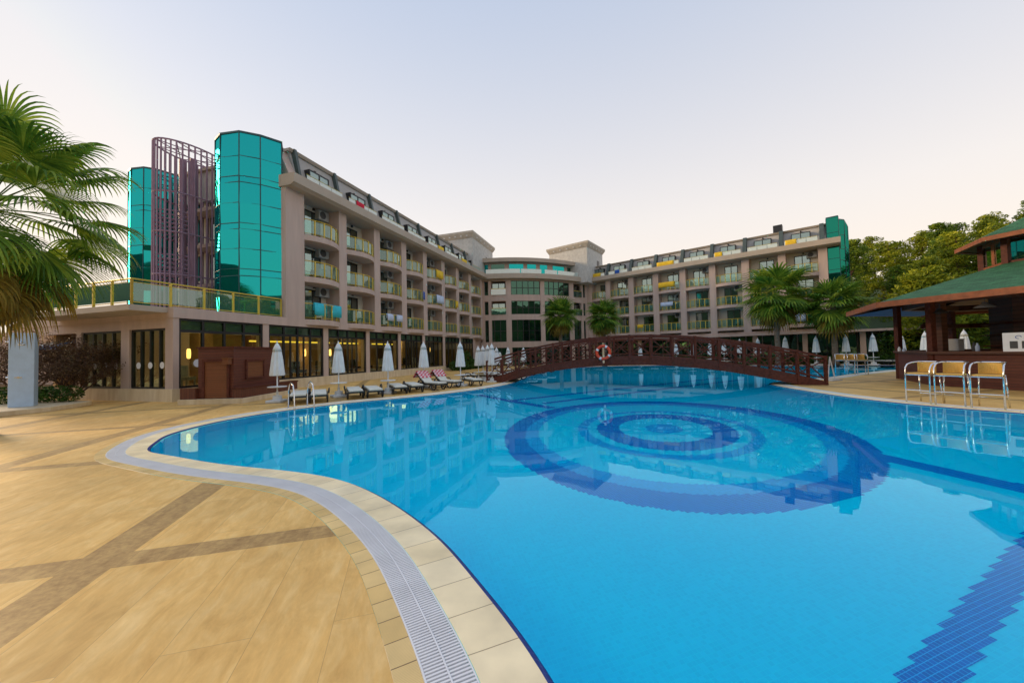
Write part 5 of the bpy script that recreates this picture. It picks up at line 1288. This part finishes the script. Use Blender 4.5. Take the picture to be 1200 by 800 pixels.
for k in range(npk):
    t0, t1 = k / npk, (k + .93) / npk
    vs = []
    for dz in (0.0, .05):
        for t, o_ in ((t0, .06), (t1, .06), (t1, BW - .06), (t0, BW - .06)): p = bp_(t, o_, dz - .03); p.z = max(p.z, .01 + dz); vs.append(p)
    dk.add(vs, [(0, 3, 2, 1), (4, 5, 6, 7), (0, 1, 5, 4), (1, 2, 6, 5), (2, 3, 7, 6), (3, 0, 4, 7)])
dk.build('deck_planks', M['woodplain'], bridge)
# life ring on its post, on the near side of the bridge
lp = bt * (BLen * .0); q = None
lrp = GD(707, 420, 1.0); 
# intersection of the sight line with the bridge front plane
dr = fwd + rgt * ((707 - 600) / F) + upv * ((400 - 413) / F); nb = -bn
tt = ((BL + nb * .16) - EYE).dot(nb) / dr.dot(nb); rp_ = EYE + dr * tt
ringo = empty('life_ring', rp_, math.atan2(bt.y, bt.x), 'orange life ring with white bands hanging outside the bridge railing', 'life ring')
tr_ = MB(); R1, r1 = .33, .075; mi_ = []
NSG = 40
for k in range(NSG):
    a = 2 * math.pi * k / NSG
    for j in range(10): b_ = 2 * math.pi * j / 10; rr = R1 + r1 * math.cos(b_); tr_.v.append(Vector((rr * math.cos(a), r1 * .8 * math.sin(b_), rr * math.sin(a))))
for k in range(NSG):
    for j in range(10): tr_.f.append((k * 10 + j, k * 10 + (j + 1) % 10, ((k + 1) % NSG) * 10 + (j + 1) % 10, ((k + 1) % NSG) * 10 + j)); tr_.mi.append(1 if (k + 4) % 10 < 2 else 0)
tr_.build('ring', [M['red'], M['white']], ringo, smooth=True)
MB().box(-.05, .05, .02, .06, -.55, .5).build('holder', M['steel'], ringo)
# white easel beside the right end of the bridge
e0 = G(978, 446); eas = empty('white_frame_stand', e0, R(20), 'white tube stand leaning beside the right end of the bridge', 'stand')
MB().tube([(-.28, 0, 1.15), (.05, 0, .05), (.35, 0, .05)], .03, 6).build('leaning_tube', M['pole'], eas); MB().tube([(-.28, 0, 1.15), (-.3, .1, .05)], .025, 6).build('upright_tube', M['pole'], eas)
MB().box(-.35, .4, -.12, .12, 0.005, .05).build('foot', M['base'], eas)

# ---------------------------------------------------------------- bar
bc_ = Vector((20.5, 13.5, 0)) * 1.0625
SB = 1.0625
bar = empty('pool_bar', bc_, 0, 'eight-sided wooden pool bar with green shingle roof and raised lantern', 'bar building')
AG = [R(171 - 45 * k) for k in range(8)]
def octp(r, z=0, grow=1.0): return [Vector((r * SB * math.cos(a), r * SB * math.sin(a), z)) for a in AG]
def octring(mb, r0_, r1_, z0, z1, mi=0):
    A, B = octp(r0_), octp(r1_)
    for i in range(8):
        j = (i + 1) % 8; a, b, c, d = B[i], B[j], A[j], A[i]
        mb.prism([(a.x, a.y), (b.x, b.y), (c.x, c.y), (d.x, d.y)][::-1], z0, z1, mi)
cw = MB(); 
A, B = octp(4.72), octp(4.5)
for i in (7, 0, 1, 2, 5, 6): 
    j = (i + 1) % 8; cw.prism([(A[j].x, A[j].y), (A[i].x, A[i].y), (B[i].x, B[i].y), (B[j].x, B[j].y)], .0, 1.26)
cw.build('counter_front', M['wood'], bar)
ct = MB(); A, B = octp(4.85), octp(4.2)
for i in (7, 0, 1, 2, 5, 6):
    j = (i + 1) % 8; ct.prism([(A[j].x, A[j].y), (A[i].x, A[i].y), (B[i].x, B[i].y), (B[j].x, B[j].y)], 1.262, 1.36)
ct.build('counter_top', M['bardark'], bar)
ZE = 3.18
for k, a in enumerate(octp(4.66)): MB().box(a.x - .1, a.x + .1, a.y - .1, a.y + .1, 0, ZE + .35).build('post', M['woodplain'], bar)
a = octp(4.0)[0]; MB().box(a.x - .12 + .1, a.x + .12 + .1, a.y + .32, a.y + .56, 0, ZE + .4).build('post', M['bardark'], bar)
def octroof(name, r0_, z0, r1_, z1, th, mat):
    A, B = octp(r0_), octp(r1_); mb = MB(); uvs = []
    for i in range(8):
        j = (i + 1) % 8; q = [Vector((A[j].x, A[j].y, z0)), Vector((A[i].x, A[i].y, z0)), Vector((B[i].x, B[i].y, z1)), Vector((B[j].x, B[j].y, z1))]
        mb.add(q, [(0, 1, 2, 3)]); ex_ = (q[1] - q[0]).normalized(); ey_ = ((q[2] + q[3]) / 2 - (q[0] + q[1]) / 2).normalized()
        uvs.append([((p - q[0]).dot(ex_), (p - q[0]).dot(ey_)) for p in q])
    return mb.build(name, M[mat], bar, uvs=uvs)
octroof('roof', 6.42, ZE + .22, 2.15, 4.78, .1, 'tile')
so2 = MB(); A, B = octp(6.36), octp(2.15)
for i in range(8):
    j = (i + 1) % 8; so2.add([(A[i].x, A[i].y, ZE + .12), (A[j].x, A[j].y, ZE + .12), (B[j].x, B[j].y, 4.5), (B[i].x, B[i].y, 4.5)], [(0, 1, 2, 3)])
so2.build('soffit', M['bardark'], bar)
fs = MB(); octring(fs, 6.33, 6.45, ZE + .02, ZE + .24); fs.build('fascia', M['fascia'], bar)
rf = MB()
for a in octp(1.0):
    d_ = a.normalized(); 
    rf.bar(d_ * (6.3 * SB) + Vector((0, 0, ZE + .06)), d_ * (2.2 * SB) + Vector((0, 0, 4.42)), .1, .14)
rf.build('rafter', M['woodplain'], bar)
bm_ = MB(); octring(bm_, 4.28, 4.5, ZE + .1, ZE + .36); bm_.build('ring_beam', M['bardark'], bar)
# lantern storey
A = octp(2.12)
for i in range(8):
    j = (i + 1) % 8; p, q = A[i], A[j]; d_ = (q - p); nm_ = Vector((d_.y, -d_.x, 0)).normalized()
    if nm_.dot((p + q) / 2) < 0: nm_ = -nm_
    MB().box(p.x - .1, p.x + .1, p.y - .1, p.y + .1, 4.55, 5.9).build('lantern_post', M['woodplain'], bar)
    f = MB()
    for z0, z1 in ((4.6, 4.86), (5.7, 5.9)): f.bar(p + Vector((0, 0, (z0 + z1) / 2)), q + Vector((0, 0, (z0 + z1) / 2)), .08, z1 - z0)
    for t in (.5,): m0 = p.lerp(q, t); f.box(m0.x - .05, m0.x + .05, m0.y - .05, m0.y + .05, 4.86, 5.7)
    wo = f.build('lantern_window', M['fascia'] if i % 2 == 0 else M['woodplain'], bar)
    g = MB(); g.add([p + Vector((0, 0, 4.86)), q + Vector((0, 0, 4.86)), q + Vector((0, 0, 5.7)), p + Vector((0, 0, 5.7))], [(0, 1, 2, 3)]); g.build('pane', M['pane_room'], wo)
octroof('lantern_roof', 2.82, 5.86, .05, 7.3, .1, 'tile')
fs = MB(); octring(fs, 2.7, 2.85, 5.68, 5.85); fs.build('lantern_fascia', M['fascia'], bar)
ls = MB(); A, B = octp(2.72), octp(2.0)
for i in range(8): j = (i + 1) % 8; ls.add([(A[i].x, A[i].y, 5.72), (A[j].x, A[j].y, 5.72), (B[j].x, B[j].y, 5.88), (B[i].x, B[i].y, 5.88)], [(0, 1, 2, 3)])
ls.build('lantern_soffit', M['bardark'], bar)
# core with shelves, beams, blue shade
co = MB(); co.prism([(p.x, p.y) for p in reversed(octp(2.05))], 0, 4.5); co.build('core_wall', M['bardark'], bar)
sf = MB(); A, B = octp(2.3), octp(2.05)
for z in (1.5, 1.95, 2.4): octring(sf, 2.05 + .005, 2.3, z, z + .04)
sf.build('bottle_shelf', M['woodplain'], bar)
bb = MB(); A = octp(3.9)
for i in (1, 2, 3): bb.bar(A[i] + Vector((0, 0, 2.5)), A[(i + 1) % 8] + Vector((0, 0, 2.5)), .12, .2)
bb.build('cross_beam', M['woodplain'], bar)
A = octp(6.25); B = octp(4.6)
m_ = MB(); p, q, r2_, s2_ = A[1], A[2], B[2], B[1]; m_.add([p + Vector((0, 0, ZE + .02)), q + Vector((0, 0, ZE + .02)), r2_ + Vector((0, 0, ZE + .3)), s2_ + Vector((0, 0, ZE + .3))], [(0, 1, 2, 3), (3, 2, 1, 0)][:1]); m_.build('blue_shade', M['blue'], bar)
for px, y, D in ((1101, 364, 15.0), (1154, 357, 12.8)):
    p = GD(px, y, D) - bc_
    lo = MB().lathe([(.26, -.1), (.24, -.06), (.1, .02), (.05, .1)], 20, (p.x, p.y, p.z)).tube([(p.x, p.y, p.z + .1), (p.x, p.y, p.z + .45)], .012, 5).build('pendant_lamp', M['grille'], bar)
# counter clutter
def on_counter(px, D): p = GD(px, 400, D); return Vector((p.x, p.y, 1.362))
p = on_counter(1119, 15.6); o_ = empty('white_box', p, R(20), 'white box standing on the bar counter', 'box'); MB().box(-.24, .24, -.18, .18, 0, .46).build('body', M['white'], o_, bevel=.02); MB().box(-.25, .25, -.19, .19, .461, .49).build('lid', M['white'], o_)
p = on_counter(1195, 12.3); o_ = empty('menu_board', p, R(-55), 'white menu board standing on the counter at the right edge', 'sign'); MB().box(-.34, .34, -.02, .02, 0, .62).build('board', M['white'], o_)
for k, x in enumerate((-.2, .04)): MB().box(x, x + .16, -.027, -.021, .1, .34).build('printed_panel', M['grille'], o_)
MB().tube([(-.02 + .06 * math.cos(a * .6), -.024, .47 + .05 * math.sin(a * .6)) for a in range(9)], .008, 4).build('printed_emblem', M['towel_blue'], o_)
for k, (px, D, h, mt_, lb_) in enumerate(((1053.5, 16.9, .2, 'white', 'white cup by the corner post of the bar'), (1059, 16.6, .14, 'towel_white', 'small pale blue cup right of the corner post'), (1087, 15.3, .2, 'white', 'white cup by the front post of the bar'), (1141, 14.4, .34, 'grille', 'dark bottle right of the white box on the counter'), (1145, 14.2, .3, 'towel_white', 'grey bottle next to the dark bottle on the counter'))):
    p = on_counter(px, D); o_ = MB().lathe([(.055, 0), (.06, h * .6), (.03, h * .8), (.03, h)], 14).build('cup' if 'cup' in lb_ else 'bottle', M[mt_], None, org=p, smooth=False); tag(o_, lb_, 'cup' if 'cup' in lb_ else 'bottle')
# bar stools
def stool(wick='wicker'):
    r_ = empty('bar_stool'); W = .27; f = .26
    for sx in (-1, 1):
        x = sx * W
        MB().tube([(x, -f, 0), (x, -f, .85), (x * 1.02, -f + .02, 1.0), (x, -f + .10, 1.1), (x * .98, 0, 1.14), (x * .9, f - .06, 1.16), (x * .6, f, 1.165)], .019, 8).build('front_leg_and_arm', M['steel'], r_, smooth=True)
        MB().tube([(x * .92, f + .03, 0), (x * .86, f - .02, .5), (x * .8, f - .05, .84)], .017, 8).build('rear_leg', M['steel'], r_, smooth=True)
    MB().tube([(-W * .6, f, 1.165), (0, f + .02, 1.165), (W * .6, f, 1.165)], .019, 8).build('top_rail', M['steel'], r_)
    fr_ = MB(); 
    for z in (.36,): fr_.tube([(-W, -f, z), (W, -f, z)], .014, 6).tube([(-W, -f, z), (-W * .9, f, z)], .014, 6).tube([(W, -f, z), (W * .9, f, z)], .014, 6)
    MB().tube([(-W * .9, f, .24), (W * .9, f, .24)], .014, 6).build('rear_footrest', M['steel'], r_)
    fs_ = MB().tube([(-W, -f, .80), (W, -f, .80)], .014, 6).tube([(-W, -f, .80), (-W * .82, f - .05, .80)], .014, 6).tube([(W, -f, .80), (W * .82, f - .05, .80)], .014, 6)
    fr_.build('footrest', M['steel'], r_); fs_.build('seat_frame', M['steel'], r_)
    s = MB(); P = [(-.25, -.25), (.25, -.25), (.24, .12), (.16, .22), (-.16, .22), (-.24, .12)]; s.prism(P, .82, .86); s.build('seat', M[wick], r_, bevel=.015)
    b = MB(); n = 8
    for k in range(n + 1):
        a = R(-62 + 124 * k / n); xx = .235 * math.sin(a); yy = .04 + .205 * math.cos(a)
        b.v += [Vector((xx, yy, .87)), Vector((xx, yy + .02, 1.145)), Vector((xx * .93, yy - .025, 1.145)), Vector((xx * .93, yy - .025, .87))]
    for k in range(n):
        for i in range(4): b.f.append((k * 4 + i, k * 4 + (i + 1) % 4, k * 4 + 4 + (i + 1) % 4, k * 4 + 4 + i)); b.mi.append(0)
    b.f += [(3, 2, 1, 0), (n * 4, n * 4 + 1, n * 4 + 2, n * 4 + 3)]; b.mi += [0, 0]
    b.build('backrest', M[wick], r_, smooth=False); return r_
s0 = reg(stool()); feet = [((1060.9, 470.6), (1092.7, 473.7)), ((1096.8, 473.9), (1131, 476.6)), ((1137.7, 477.2), (1179.4, 480.4))]
for k, (a, b) in enumerate(feet):
    a, b = G(*a), G(*b); d_ = (b - a).normalized(); inw = Vector((-d_.y, d_.x, 0))
    if inw.x < 0: inw = -inw
    # local +x along d_, local +y away from the pool; mirror-safe
    ang = math.atan2(d_.y, d_.x); c_ = (a + b) / 2 + inw * .26
    o_ = s0 if k == 0 else copyt(s0); o_.location = (c_.x, c_.y, 0); o_.rotation_euler = (0, 0, ang); sc = (b - a).length / .54
    tag(o_, ('wicker bar stool on the pool edge nearest the bar corner', 'middle wicker bar stool of the three on the pool edge', 'wicker bar stool nearest the right edge of the photo')[k], 'bar stool', 'wicker bar stools at the pool edge')
for k, (x, y) in enumerate(((986, 437.8), (997, 438.2), (1009, 438.4))):
    p = G(x, y); o_ = copyt(s0); o_.location = p; o_.rotation_euler = (0, 0, R(-35))
    tag(o_, ('far stool beside the second pool, leftmost of three', 'far stool beside the second pool, middle of three', 'far stool beside the second pool, closest to the bar')[k], 'bar stool', 'stools by the second pool')
